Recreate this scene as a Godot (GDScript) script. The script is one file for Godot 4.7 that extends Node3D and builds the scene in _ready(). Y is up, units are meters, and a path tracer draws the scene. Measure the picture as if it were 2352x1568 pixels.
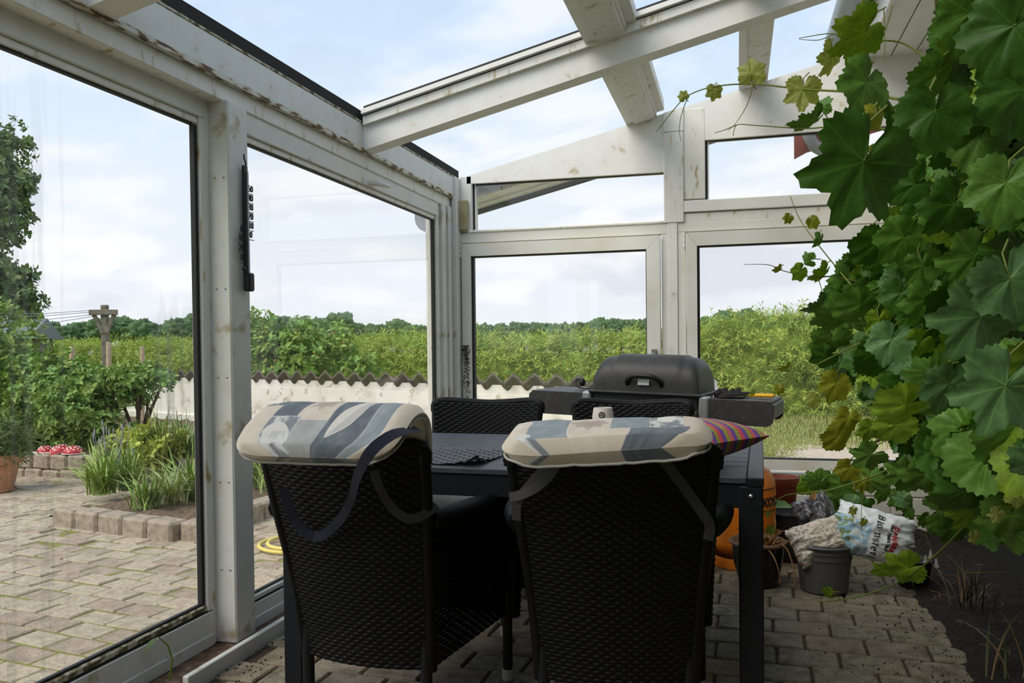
extends Node3D
# A glazed lean-to with a dining table, a grill and a grapevine; garden, wall and hedge outside.
# World: floor at y = 0, long glazed wall at x = -1.76, gable wall at z = -5.15, camera near the origin.

const FOCAL := 1897.87
const CENTRE := Vector2(1176.0, 831.22)
const SLOPE := 0.236
var rng := RandomNumberGenerator.new()
var mats := {}
var names := {}
var cam_basis: Basis
var cam_at := Vector3(0, 1.1, 0)

# ---------------------------------------------------------------- mesh builder
class MB:
	var v := PackedVector3Array()
	var n := PackedVector3Array()
	var t := PackedVector2Array()
	var c := PackedColorArray()
	var i := PackedInt32Array()
	var tint := Color(1, 1, 1)
	func vert(p: Vector3, nn: Vector3, uv := Vector2.ZERO) -> int:
		v.append(p); n.append(nn); t.append(uv); c.append(tint)
		return v.size() - 1
	# corners counter-clockwise seen from outside
	func quad(a: Vector3, b: Vector3, d: Vector3, e: Vector3) -> void:
		var nn := (b - a).cross(d - a)
		if nn.length_squared() < 1e-18:
			nn = (d - a).cross(e - a)
		nn = nn.normalized()
		var k := v.size()
		vert(a, nn, Vector2(0, 1)); vert(b, nn, Vector2(1, 1)); vert(d, nn, Vector2(1, 0)); vert(e, nn, Vector2(0, 0))
		i.append_array([k, k + 2, k + 1, k, k + 3, k + 2])
	func tri(a: Vector3, b: Vector3, d: Vector3) -> void:
		var nn := (b - a).cross(d - a).normalized()
		var k := v.size()
		vert(a, nn); vert(b, nn); vert(d, nn)
		i.append_array([k, k + 2, k + 1])
	func box(at: Vector3, size: Vector3, basis := Basis.IDENTITY, bevel := 0.0) -> void:
		var h := size * 0.5
		var e := minf(bevel, minf(h.x, minf(h.y, h.z)) * 0.9)
		var P := func(x: float, y: float, z: float) -> Vector3: return at + basis * Vector3(x, y, z)
		for s in [-1.0, 1.0]:
			# x faces, y faces, z faces
			var q := [P.call(s * h.x, -h.y + e, (h.z - e) * s), P.call(s * h.x, -h.y + e, -(h.z - e) * s), P.call(s * h.x, h.y - e, -(h.z - e) * s), P.call(s * h.x, h.y - e, (h.z - e) * s)]
			quad(q[0], q[1], q[2], q[3])
			q = [P.call(-(h.x - e), s * h.y, (h.z - e) * s), P.call(h.x - e, s * h.y, (h.z - e) * s), P.call(h.x - e, s * h.y, -(h.z - e) * s), P.call(-(h.x - e), s * h.y, -(h.z - e) * s)]
			quad(q[0], q[1], q[2], q[3])
			q = [P.call(-(h.x - e) * s, -h.y + e, s * h.z), P.call((h.x - e) * s, -h.y + e, s * h.z), P.call((h.x - e) * s, h.y - e, s * h.z), P.call(-(h.x - e) * s, h.y - e, s * h.z)]
			quad(q[0], q[1], q[2], q[3])
		if e <= 0.0:
			return
		for a in [-1.0, 1.0]:
			for b in [-1.0, 1.0]:
				var f: bool = a * b > 0.0
				var q := [P.call(-(h.x - e), a * (h.y - e), b * h.z), P.call(h.x - e, a * (h.y - e), b * h.z), P.call(h.x - e, a * h.y, b * (h.z - e)), P.call(-(h.x - e), a * h.y, b * (h.z - e))]
				if f: quad(q[0], q[1], q[2], q[3])
				else: quad(q[3], q[2], q[1], q[0])
				q = [P.call(a * h.x, -(h.y - e), b * (h.z - e)), P.call(a * h.x, h.y - e, b * (h.z - e)), P.call(a * (h.x - e), h.y - e, b * h.z), P.call(a * (h.x - e), -(h.y - e), b * h.z)]
				if f: quad(q[0], q[1], q[2], q[3])
				else: quad(q[3], q[2], q[1], q[0])
				q = [P.call(a * (h.x - e), b * h.y, -(h.z - e)), P.call(a * (h.x - e), b * h.y, h.z - e), P.call(a * h.x, b * (h.y - e), h.z - e), P.call(a * h.x, b * (h.y - e), -(h.z - e))]
				if f: quad(q[0], q[1], q[2], q[3])
				else: quad(q[3], q[2], q[1], q[0])
				for d in [-1.0, 1.0]:
					var w := [P.call(a * h.x, b * (h.y - e), d * (h.z - e)), P.call(a * (h.x - e), b * h.y, d * (h.z - e)), P.call(a * (h.x - e), b * (h.y - e), d * h.z)]
					if a * b * d > 0.0: tri(w[0], w[1], w[2])
					else: tri(w[2], w[1], w[0])
	# box given by its limits
	func span(x0: float, x1: float, y0: float, y1: float, z0: float, z1: float, bevel := 0.003) -> void:
		box(Vector3(x0 + x1, y0 + y1, z0 + z1) * 0.5, Vector3(absf(x1 - x0), absf(y1 - y0), absf(z1 - z0)), Basis.IDENTITY, bevel)
	# straight bar between two points with a w x h section
	func bar(a: Vector3, b: Vector3, w: float, h: float, up := Vector3.UP, bevel := 0.0) -> void:
		var z := (b - a).normalized()
		if absf(z.dot(up)) > 0.98: up = Vector3.RIGHT
		var x := up.cross(z).normalized()
		box((a + b) * 0.5, Vector3(w, h, a.distance_to(b)), Basis(x, z.cross(x), z), bevel)
	func tube(pts: PackedVector3Array, radii: Variant, sides := 8, caps := true) -> void:
		var m := pts.size()
		var base := v.size()
		var dir := (pts[1] - pts[0]).normalized()
		var x := dir.cross(Vector3.UP if absf(dir.y) < 0.9 else Vector3.RIGHT).normalized()
		var run := 0.0
		for k in m:
			if k > 0:
				run += pts[k].distance_to(pts[k - 1])
			var d := (pts[mini(k + 1, m - 1)] - pts[maxi(k - 1, 0)]).normalized()
			x = (x - d * x.dot(d)).normalized()
			var y := d.cross(x)
			var r: float = radii[k] if radii is Array or radii is PackedFloat32Array else radii
			for s in sides + 1:
				var a := TAU * s / sides
				var o := x * cos(a) + y * sin(a)
				vert(pts[k] + o * r, o, Vector2(float(s) / sides, run))
		for k in m - 1:
			for s in sides:
				var a := base + k * (sides + 1) + s
				var b := a + sides + 1
				i.append_array([a, b, a + 1, a + 1, b, b + 1])
		if caps:
			for e in [0, m - 1]:
				var d: Vector3 = (pts[0] - pts[1]).normalized() if e == 0 else (pts[m - 1] - pts[m - 2]).normalized()
				var k := vert(pts[e], d)
				for s in sides:
					var p0: Vector3 = v[base + e * (sides + 1) + s]
					var p1: Vector3 = v[base + e * (sides + 1) + s + 1]
					var q := vert(p0, d)
					vert(p1, d)
					if e == 0: i.append_array([k, q, q + 1])
					else: i.append_array([k, q + 1, q])
	# turn a profile of (radius, height) round the y axis at a place
	func lathe(profile: Array, sides := 24, at := Vector3.ZERO, basis := Basis.IDENTITY) -> void:
		var base := v.size()
		var m := profile.size()
		for k in m:
			var p: Vector2 = profile[k]
			var d: Vector2 = profile[mini(k + 1, m - 1)] - profile[maxi(k - 1, 0)]
			var nn := Vector2(d.y, -d.x).normalized()
			for s in sides + 1:
				var a := TAU * s / sides
				vert(at + basis * Vector3(cos(a) * p.x, p.y, sin(a) * p.x), basis * Vector3(cos(a) * nn.x, nn.y, sin(a) * nn.x), Vector2(float(s) / sides, float(k) / (m - 1)))
		for k in m - 1:
			for s in sides:
				var a := base + k * (sides + 1) + s
				var b := a + sides + 1
				i.append_array([a, a + 1, b, a + 1, b + 1, b])
	# smooth grid from a function of (u, v) in 0..1
	func grid(nu: int, nv: int, f: Callable, flip := false) -> void:
		var base := v.size()
		for b in nv + 1:
			for a in nu + 1:
				vert(f.call(float(a) / nu, float(b) / nv), Vector3.ZERO, Vector2(float(a) / nu, float(b) / nv))
		for b in nv:
			for a in nu:
				var k := base + b * (nu + 1) + a
				var q := [k, k + 1, k + nu + 2, k + nu + 1]
				if flip: q.reverse()
				var nn := (v[q[1]] - v[q[0]]).cross(v[q[2]] - v[q[0]]) + (v[q[2]] - v[q[0]]).cross(v[q[3]] - v[q[0]])
				for w in q: n[w] += nn
				i.append_array([q[0], q[2], q[1], q[0], q[3], q[2]])
		for k in range(base, v.size()):
			n[k] = n[k].normalized() if n[k].length_squared() > 1e-20 else Vector3.UP
	# extrude a closed outline (x, y), counter-clockwise, between two depths along z
	func extrude(outline: PackedVector2Array, z0: float, z1: float, xf := Transform3D.IDENTITY) -> void:
		var m := outline.size()
		for k in m:
			var a := outline[k]
			var b := outline[(k + 1) % m]
			quad(xf * Vector3(a.x, a.y, z1), xf * Vector3(a.x, a.y, z0), xf * Vector3(b.x, b.y, z0), xf * Vector3(b.x, b.y, z1))
		var tr := Geometry2D.triangulate_polygon(outline)
		for e in 2:
			var nn := (xf.basis * Vector3(0, 0, 1 if e else -1)).normalized()
			var k := v.size()
			for p in outline: vert(xf * Vector3(p.x, p.y, z1 if e else z0), nn, p)
			for w in range(0, tr.size(), 3):
				var a := tr[w]
				var b := tr[w + 1]
				var d := tr[w + 2]
				var ccw: bool = (outline[b] - outline[a]).cross(outline[d] - outline[a]) > 0
				if ccw == (e == 0): i.append_array([k + a, k + b, k + d])
				else: i.append_array([k + a, k + d, k + b])
	func mesh() -> ArrayMesh:
		var arr := []
		arr.resize(Mesh.ARRAY_MAX)
		arr[Mesh.ARRAY_VERTEX] = v
		arr[Mesh.ARRAY_NORMAL] = n
		arr[Mesh.ARRAY_TEX_UV] = t
		arr[Mesh.ARRAY_COLOR] = c
		arr[Mesh.ARRAY_INDEX] = i
		var m := ArrayMesh.new()
		m.add_surface_from_arrays(Mesh.PRIMITIVE_TRIANGLES, arr)
		return m

# ---------------------------------------------------------------- nodes
func numbered(called: String) -> String:
	var k: int = names.get(called, 0)
	names[called] = k + 1
	return called if k == 0 else "%s_%03d" % [called, k]

func tag(o: Node, label: String, category: String, group := "", kind := "") -> Node:
	o.set_meta("label", label)
	o.set_meta("category", category)
	if group: o.set_meta("group", group)
	if kind: o.set_meta("kind", kind)
	return o

func thing(called: String, label: String, category: String, at := Vector3.ZERO, turn := 0.0, group := "", kind := "") -> Node3D:
	var o := Node3D.new()
	o.name = numbered(called)
	add_child(o)
	o.position = at
	o.rotation.y = deg_to_rad(turn)
	tag(o, label, category, group, kind)
	return o

func inst(mesh: Mesh, called: String, m: Material, parent: Node, at := Vector3.ZERO) -> MeshInstance3D:
	var o := MeshInstance3D.new()
	o.mesh = mesh
	o.name = called if parent != self else numbered(called)
	o.material_override = m
	o.position = at
	o.cast_shadow = GeometryInstance3D.SHADOW_CASTING_SETTING_ON
	parent.add_child(o, true)
	return o

func part(b: MB, called: String, m: Material, parent: Node) -> MeshInstance3D:
	return inst(b.mesh(), called, m, parent)

func box_part(parent: Node, called: String, m: Material, x0: float, x1: float, y0: float, y1: float, z0: float, z1: float, bevel := 0.003) -> MeshInstance3D:
	var b := MB.new()
	b.span(x0, x1, y0, y1, z0, z1, bevel)
	return part(b, called, m, parent)

func copies(mesh: Mesh, places: Array, called: String, m: Material, parent: Node, tints := []) -> MultiMeshInstance3D:
	var mm := MultiMesh.new()
	mm.transform_format = MultiMesh.TRANSFORM_3D
	mm.use_colors = tints.size() > 0
	mm.mesh = mesh
	mm.instance_count = places.size()
	for k in places.size():
		mm.set_instance_transform(k, places[k])
		if tints.size(): mm.set_instance_color(k, tints[k])
	var o := MultiMeshInstance3D.new()
	o.multimesh = mm
	o.name = called
	o.material_override = m
	o.set_meta("kind", "stuff")
	parent.add_child(o, true)
	return o

# a photo pixel (2352 x 1568) as a direction whose depth along the lens axis is 1
func ray(x: float, y: float) -> Vector3:
	return cam_basis * Vector3((x - CENTRE.x) / FOCAL, -(y - CENTRE.y) / FOCAL, -1.0)

func at_depth(x: float, y: float, d: float) -> Vector3:
	return cam_at + ray(x, y) * d

func on_level(x: float, y: float, h: float) -> Vector3:
	var r := ray(x, y)
	return cam_at + r * ((h - cam_at.y) / r.y)

# ---------------------------------------------------------------- materials
func mat(key: String, col: Color, rough := 0.6, metal := 0.0) -> StandardMaterial3D:
	if mats.has(key): return mats[key]
	var m := StandardMaterial3D.new()
	m.albedo_color = col
	m.roughness = rough
	m.metallic = metal
	mats[key] = m
	return m

func noise_tex(sd: int, freq: float, stops: Array, size := 512, octaves := 4, kind := FastNoiseLite.TYPE_SIMPLEX_SMOOTH) -> NoiseTexture2D:
	var f := FastNoiseLite.new()
	f.seed = sd
	f.noise_type = kind
	f.frequency = freq
	f.fractal_octaves = octaves
	var t := NoiseTexture2D.new()
	t.width = size
	t.height = size
	t.seamless = true
	t.noise = f
	var g := Gradient.new()
	g.offsets = PackedFloat32Array(stops.map(func(s): return s[0]))
	g.colors = PackedColorArray(stops.map(func(s): return s[1]))
	t.color_ramp = g
	return t

func bump_tex(sd: int, freq: float, size := 256, octaves := 4) -> NoiseTexture2D:
	return noise_tex(sd, freq, [[0.0, Color.BLACK], [1.0, Color.WHITE]], size, octaves)

func grained(key: String, tex: Texture2D, scale: float, rough := 0.7, bump: Texture2D = null, relief := 0.1, world := true) -> StandardMaterial3D:
	var m := mat(key, Color.WHITE, rough)
	m.albedo_texture = tex
	m.uv1_triplanar = true
	m.uv1_world_triplanar = world
	m.uv1_scale = Vector3.ONE * scale
	if bump:
		m.heightmap_enabled = true
		m.heightmap_texture = bump
		m.heightmap_scale = relief
	return m

func rgb8(r: int, g: int, b: int) -> Color:
	return Color8(r, g, b)

# dirt that multiplies the colour: white with few dark specks
func speckled(m: StandardMaterial3D, tex: Texture2D) -> void:
	m.detail_enabled = true
	m.detail_blend_mode = BaseMaterial3D.BLEND_MODE_MUL
	m.detail_albedo = tex

func make_materials() -> void:
	var fine := bump_tex(5, 0.08)
	var coarse := bump_tex(6, 0.02)
	var specks := noise_tex(31, 0.11, [[0.0, rgb8(70, 60, 46)], [0.085, rgb8(150, 138, 116)], [0.1, Color.WHITE], [1.0, Color.WHITE]], 1024, 2)
	var paint := grained("paint", noise_tex(3, 0.006, [[0.0, rgb8(190, 174, 138)], [0.12, rgb8(214, 206, 188)], [0.2, rgb8(234, 232, 225)], [0.7, rgb8(239, 238, 233)], [1.0, rgb8(230, 229, 221)]], 1024, 5), 0.9, 0.45, fine, 0.05)
	speckled(paint, specks)
	var worn := grained("worn_paint", noise_tex(4, 0.008, [[0.0, rgb8(140, 116, 74)], [0.16, rgb8(176, 156, 112)], [0.25, rgb8(208, 199, 176)], [0.33, rgb8(230, 228, 219)], [1.0, rgb8(238, 237, 231)]], 1024, 6), 1.1, 0.55, fine, 0.08)
	worn.uv1_scale = Vector3(1.6, 0.5, 1.6)
	speckled(worn, specks)
	var aged := grained("shaded_paint", noise_tex(7, 0.006, [[0.0, rgb8(170, 154, 118)], [0.13, rgb8(196, 188, 168)], [0.22, rgb8(216, 215, 206)], [0.7, rgb8(222, 222, 215)], [1.0, rgb8(212, 212, 204)]], 1024, 5), 0.9, 0.45, fine, 0.05)  # gable paint greyed to put the long wall's backlit shade into its colour
	speckled(aged, specks)
	var rusty := grained("stain_strip", noise_tex(53, 0.012, [[0.0, rgb8(58, 40, 22)], [0.3, rgb8(104, 78, 46)], [0.42, rgb8(160, 138, 98)], [0.52, rgb8(206, 200, 184)], [1.0, rgb8(220, 219, 210)]], 1024, 6), 1.0, 0.6)
	rusty.uv1_scale = Vector3(1.5, 3.0, 0.8)
	var upvc := grained("upvc", noise_tex(8, 0.006, [[0.0, rgb8(222, 218, 206)], [0.5, rgb8(232, 230, 222)], [1.0, rgb8(236, 234, 228)]], 512, 3), 0.8, 0.3)
	speckled(upvc, noise_tex(33, 0.12, [[0.0, rgb8(60, 52, 42)], [0.07, rgb8(140, 128, 108)], [0.085, Color.WHITE], [1.0, Color.WHITE]], 1024, 2))
	mat("gasket", rgb8(26, 27, 27), 0.6)
	mat("dark_gap", rgb8(38, 34, 28), 0.9)  # dark brown fill for gaps and grooves
	grained("rot", noise_tex(9, 0.02, [[0.0, rgb8(58, 50, 30)], [0.45, rgb8(120, 108, 76)], [0.6, rgb8(190, 184, 160)], [1.0, rgb8(214, 210, 196)]], 512, 5), 2.0, 0.9, fine, 0.25)
	grained("khaki_board", noise_tex(10, 0.01, [[0.0, rgb8(150, 140, 102)], [1.0, rgb8(188, 178, 140)]], 256, 3), 1.5, 0.6)
	grained("brown_sill", noise_tex(11, 0.02, [[0.0, rgb8(70, 48, 34)], [0.5, rgb8(98, 72, 54)], [1.0, rgb8(140, 122, 104)]], 512, 4), 1.5, 0.6)
	grained("brick_in", noise_tex(12, 0.012, [[0.0, rgb8(84, 77, 62)], [0.4, rgb8(118, 111, 92)], [1.0, rgb8(144, 137, 116)]], 1024, 5), 1.2, 0.85, fine, 0.12)
	grained("brick_in_b", noise_tex(13, 0.012, [[0.0, rgb8(82, 72, 58)], [0.4, rgb8(118, 108, 92)], [1.0, rgb8(148, 138, 120)]], 512, 5), 1.3, 0.85, fine, 0.12)
	grained("brick_in_c", noise_tex(14, 0.012, [[0.0, rgb8(88, 77, 62)], [0.4, rgb8(122, 110, 90)], [1.0, rgb8(146, 134, 112)]], 512, 5), 1.3, 0.85, fine, 0.12)
	for k in ["brick_in", "brick_in_b", "brick_in_c"]:
		speckled(mats[k], noise_tex(40, 0.05, [[0.0, rgb8(70, 56, 42)], [0.18, rgb8(120, 102, 82)], [0.26, Color.WHITE], [1.0, Color.WHITE]], 1024, 4))
	grained("joint_in", noise_tex(15, 0.05, [[0.0, rgb8(44, 34, 25)], [1.0, rgb8(88, 72, 54)]], 512, 4), 1.5, 0.95, fine, 0.3)
	var gravel := noise_tex(41, 0.12, [[0.0, rgb8(150, 138, 120)], [0.35, Color.WHITE], [1.0, Color.WHITE]], 512, 2)
	grained("paver", noise_tex(16, 0.02, [[0.0, rgb8(156, 141, 121)], [0.5, rgb8(180, 165, 143)], [1.0, rgb8(198, 184, 163)]], 1024, 5), 1.1, 0.9, fine, 0.15)
	grained("paver_b", noise_tex(17, 0.02, [[0.0, rgb8(140, 124, 107)], [0.5, rgb8(162, 146, 127)], [1.0, rgb8(180, 165, 147)]], 512, 5), 1.1, 0.9, fine, 0.15)
	grained("paver_c", noise_tex(18, 0.02, [[0.0, rgb8(150, 138, 118)], [0.5, rgb8(176, 163, 141)], [1.0, rgb8(192, 180, 160)]], 512, 5), 1.1, 0.9, fine, 0.15)
	for k in ["paver", "paver_b", "paver_c"]: speckled(mats[k], gravel)
	grained("joint_out", noise_tex(19, 0.02, [[0.0, rgb8(96, 112, 36)], [0.45, rgb8(132, 136, 58)], [0.62, rgb8(130, 116, 84)], [1.0, rgb8(104, 90, 70)]], 1024, 4), 1.2, 0.95, fine, 0.4)
	grained("kerb", noise_tex(20, 0.02, [[0.0, rgb8(128, 114, 98)], [0.5, rgb8(160, 146, 128)], [1.0, rgb8(180, 166, 148)]], 512, 5), 1.5, 0.95, fine, 0.3)
	speckled(mats.kerb, gravel)
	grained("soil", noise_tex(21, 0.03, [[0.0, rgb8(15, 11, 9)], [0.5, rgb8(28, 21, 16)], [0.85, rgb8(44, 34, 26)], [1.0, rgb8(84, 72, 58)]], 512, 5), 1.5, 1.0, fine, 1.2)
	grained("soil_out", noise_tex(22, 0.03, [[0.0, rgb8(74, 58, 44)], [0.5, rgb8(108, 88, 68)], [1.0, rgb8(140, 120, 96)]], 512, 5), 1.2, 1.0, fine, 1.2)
	grained("grass_ground", noise_tex(23, 0.02, [[0.0, rgb8(92, 112, 40)], [0.5, rgb8(132, 146, 58)], [0.8, rgb8(164, 166, 84)], [1.0, rgb8(186, 178, 116)]], 512, 5), 0.5, 1.0)
	grained("sand_path", noise_tex(24, 0.02, [[0.0, rgb8(176, 158, 138)], [1.0, rgb8(206, 190, 170)]], 512, 4), 0.7, 0.95)
	var plaster := grained("plaster", noise_tex(25, 0.006, [[0.0, rgb8(176, 166, 150)], [0.22, rgb8(212, 204, 190)], [0.34, rgb8(234, 229, 218)], [0.6, rgb8(240, 236, 226)], [1.0, rgb8(242, 239, 231)]], 1024, 6), 0.35, 0.95, coarse, 1.0)
	speckled(plaster, noise_tex(42, 0.014, [[0.0, rgb8(150, 138, 120)], [0.2, rgb8(190, 180, 164)], [0.3, Color.WHITE], [1.0, Color.WHITE]], 1024, 8))
	grained("house_plaster", noise_tex(26, 0.01, [[0.0, rgb8(198, 194, 184)], [1.0, rgb8(228, 225, 217)]], 512, 4), 0.6, 0.9, coarse, 0.5)
	grained("coping", noise_tex(27, 0.04, [[0.0, rgb8(58, 52, 46)], [0.5, rgb8(96, 88, 78)], [0.9, rgb8(136, 128, 116)], [1.0, rgb8(190, 184, 172)]], 512, 5), 2.0, 0.95, fine, 0.3)
	mat("zinc", rgb8(150, 155, 160), 0.45, 0.55)
	mat("red_board", rgb8(132, 66, 56), 0.7)
	mat("chrome", rgb8(170, 170, 168), 0.35, 0.8)
	mat("black_iron", rgb8(24, 24, 25), 0.5)
	mat("wicker", rgb8(17, 17, 18), 0.5).metallic_specular = 0.3
	mat("leg_metal", rgb8(26, 26, 29), 0.4).metallic_specular = 0.35
	mat("cap_grey", rgb8(168, 164, 156), 0.5)
	grained("table_slat", noise_tex(28, 0.03, [[0.0, rgb8(46, 50, 56)], [1.0, rgb8(66, 71, 78)]], 512, 4), 1.0, 0.5, fine, 0.03)
	mat("table_frame", rgb8(27, 29, 33), 0.42).metallic_specular = 0.35
	grained("placemat", noise_tex(29, 0.05, [[0.0, rgb8(66, 68, 70)], [1.0, rgb8(88, 90, 92)]], 256, 3), 2.0, 0.5)
	grained("grill_black", noise_tex(30, 0.02, [[0.0, rgb8(44, 43, 42)], [0.7, rgb8(56, 55, 54)], [1.0, rgb8(82, 78, 72)]], 512, 5), 2.0, 0.5)
	speckled(mats.grill_black, noise_tex(44, 0.06, [[0.0, Color.WHITE], [1.0, Color.WHITE]], 64, 1))
	mat("grill_dark", rgb8(26, 26, 27), 0.55)
	mat("silver", rgb8(176, 178, 178), 0.35, 0.6)
	mat("gas_orange", rgb8(226, 124, 26), 0.4)
	mat("print_black", rgb8(20, 20, 20), 0.7)
	mat("glove", rgb8(32, 27, 25), 0.9)
	mat("yellow_plastic", rgb8(238, 178, 20), 0.4)
	mat("white_label", rgb8(222, 222, 216), 0.6)
	mat("mug", rgb8(222, 214, 204), 0.35)
	mat("glaze_dark", rgb8(22, 20, 20), 0.16)
	grained("terracotta_rim", noise_tex(45, 0.04, [[0.0, rgb8(84, 64, 48)], [1.0, rgb8(146, 110, 84)]], 256, 4), 2.0, 0.8)
	grained("terracotta", noise_tex(46, 0.02, [[0.0, rgb8(168, 116, 82)], [0.6, rgb8(196, 140, 104)], [1.0, rgb8(214, 172, 140)]], 512, 4), 1.5, 0.85)
	mat("pot_red", rgb8(136, 62, 42), 0.55)
	mat("pot_black", rgb8(40, 41, 43), 0.5)
	grained("bucket", noise_tex(47, 0.02, [[0.0, rgb8(84, 85, 88)], [1.0, rgb8(98, 99, 102)]], 256, 3), 2.0, 0.42)
	grained("dry_leaf", noise_tex(48, 0.03, [[0.0, rgb8(120, 84, 48)], [1.0, rgb8(196, 154, 104)]], 256, 3), 4.0, 0.9)
	mat("strap_navy", rgb8(17, 18, 42), 0.85)
	mat("strap_grey", rgb8(64, 64, 61), 0.9)
	grained("weathered_wood", noise_tex(49, 0.03, [[0.0, rgb8(92, 86, 72)], [1.0, rgb8(152, 146, 130)]], 256, 4), 1.5, 0.9)
	grained("stake_wood", noise_tex(50, 0.03, [[0.0, rgb8(170, 150, 120)], [1.0, rgb8(206, 188, 158)]], 256, 4), 1.5, 0.9)
	mat("wire", rgb8(150, 154, 156), 0.5)
	mat("hose", rgb8(222, 204, 110), 0.5)
	mat("toadstool_red", rgb8(186, 44, 50), 0.45)
	mat("toadstool_dot", rgb8(240, 234, 226), 0.6)
	mat("roof_far", rgb8(116, 122, 122), 0.9)
	mat("bark", rgb8(86, 70, 52), 0.95)
	mat("green_stem", rgb8(122, 136, 50), 0.6)
	mat("brown_stem", rgb8(98, 84, 46), 0.8)
	# plain panes: clear, thin, with a trace of dirt
	mats["glass"] = pane_material(0.035, null)

func pane_material(alpha: float, film: Texture2D) -> StandardMaterial3D:
	var m := StandardMaterial3D.new()
	m.transparency = BaseMaterial3D.TRANSPARENCY_ALPHA
	m.albedo_color = Color(0.92, 0.95, 0.95, alpha)
	m.roughness = 0.02
	m.metallic_specular = 0.5
	if film:
		m.albedo_color = Color(1, 1, 1, 1)
		m.albedo_texture = film
	return m

func foliage(key: String, col: Color, rough := 0.55, through := 0.55) -> StandardMaterial3D:
	var m := mat(key, col, rough)
	m.vertex_color_use_as_albedo = true
	m.cull_mode = BaseMaterial3D.CULL_DISABLED
	m.backlight_enabled = true
	m.backlight = Color(through, through, through * 0.6)
	return m

# ---------------------------------------------------------------- scene
func _ready() -> void:
	rng.seed = 20240611
	# camera: a slightly lowered lens on a level eye height
	var yaw := Basis(Vector3.UP, deg_to_rad(15.2758))
	cam_basis = yaw * Basis(Vector3.RIGHT, deg_to_rad(-1.0716)) * Basis(Vector3.BACK, deg_to_rad(-0.6198))
	var cam := Camera3D.new()
	cam.name = "camera"
	cam.transform = Transform3D(cam_basis, cam_at)
	cam.projection = Camera3D.PROJECTION_FRUSTUM
	cam.near = 0.05
	cam.far = 400.0
	cam.size = 1568.0 / FOCAL * cam.near
	cam.frustum_offset = Vector2(0, (CENTRE.y - 784.0) / FOCAL * cam.near)
	add_child(cam)
	cam.current = true
	# bright hazy sky and a sun veiled by thin cloud
	var env := Environment.new()
	env.background_mode = Environment.BG_SKY
	env.sky = Sky.new()
	var panorama := PanoramaSkyMaterial.new()
	panorama.panorama = sky_picture()
	env.sky.sky_material = panorama
	env.background_energy_multiplier = 1.0
	env.tonemap_mode = Environment.TONE_MAPPER_LINEAR
	env.tonemap_exposure = 1.12
	env.sdfgi_enabled = true
	env.ssao_enabled = true
	env.ssil_enabled = true
	var we := WorldEnvironment.new()
	we.name = "world_environment"
	we.environment = env
	add_child(we)
	var sun := DirectionalLight3D.new()
	sun.name = "veiled_sun"
	sun.light_color = Color(1.0, 0.96, 0.9)
	sun.light_energy = 0.9
	sun.light_angular_distance = 50.0
	sun.shadow_enabled = true
	sun.sky_mode = DirectionalLight3D.SKY_MODE_LIGHT_ONLY
	add_child(sun)
	sun.look_at_from_position(Vector3(-5, 9, 6), Vector3.ZERO)
	make_materials()
	build_floor()
	build_left_wall()
	build_back_wall()
	build_roof()
	build_house_side()
	build_ground()
	build_garden()
	build_furniture()
	build_grill()
	build_pots()
	build_vine()

func sky_picture() -> ImageTexture:
	var w := 1536
	var h := 768
	var im := Image.create(w, h, false, Image.FORMAT_RGBF)
	var f := FastNoiseLite.new()
	f.seed = 11
	f.noise_type = FastNoiseLite.TYPE_SIMPLEX_SMOOTH
	f.frequency = 0.9
	f.fractal_octaves = 6
	f.fractal_gain = 0.55
	var g := FastNoiseLite.new()
	g.seed = 12
	g.noise_type = FastNoiseLite.TYPE_SIMPLEX_SMOOTH
	g.frequency = 3.2
	g.fractal_octaves = 4
	var blue := Vector3(0.45, 0.63, 0.88)
	var pale := Vector3(0.70, 0.81, 0.93)
	var haze := Vector3(0.80, 0.84, 0.89)
	var white := Vector3(0.93, 0.935, 0.95)
	var grey := Vector3(0.62, 0.68, 0.76)
	for y in h:
		var th := PI * (0.5 - (y + 0.5) / h)
		var sy := sin(th)
		var cy := cos(th)
		if sy < 0.0:
			for x in w: im.set_pixel(x, y, Color(0.30, 0.30, 0.24))
			continue
		for x in w:
			var ph := ((x + 0.5) / w - 0.5) * TAU
			var d := Vector3(sin(ph) * cy, sy, -cos(ph) * cy)
			var base := pale.lerp(blue, smoothstep(0.12, 0.62, sy))
			base = haze.lerp(base, smoothstep(0.0, 0.34, sy))
			# high thin cloud seen on a flat layer, heaped cloud near the horizon
			var k := 1.0 / (sy + 0.16)
			var thin := f.get_noise_2d(d.x * k + 3.0, d.z * k * 1.6)
			var cover := smoothstep(-0.05, 0.4, thin) * 0.85
			var heap := f.get_noise_3d(d.x * 2.6, d.y * 7.5, d.z * 2.6 + 9.0) + 0.25 * g.get_noise_3d(d.x * 2.0, d.y * 5.0, d.z * 2.0)
			var low := smoothstep(0.42, 0.1, sy)
			var puff := smoothstep(0.02, 0.22, heap) * low
			var under := smoothstep(0.0, 0.3, f.get_noise_3d(d.x * 2.6, d.y * 7.5 + 0.32, d.z * 2.6 + 9.0)) * low
			var col := base.lerp(white, cover * 0.75)
			col = col.lerp(white.lerp(grey, under * 0.75), puff * 0.9)
			im.set_pixel(x, y, Color(col.x, col.y, col.z))
	return ImageTexture.create_from_image(im)

func paver_mesh(x: float, y: float, z: float) -> ArrayMesh:
	var b := MB.new()
	b.box(Vector3.ZERO, Vector3(x, y, z), Basis.IDENTITY, 0.006)
	return b.mesh()

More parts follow.
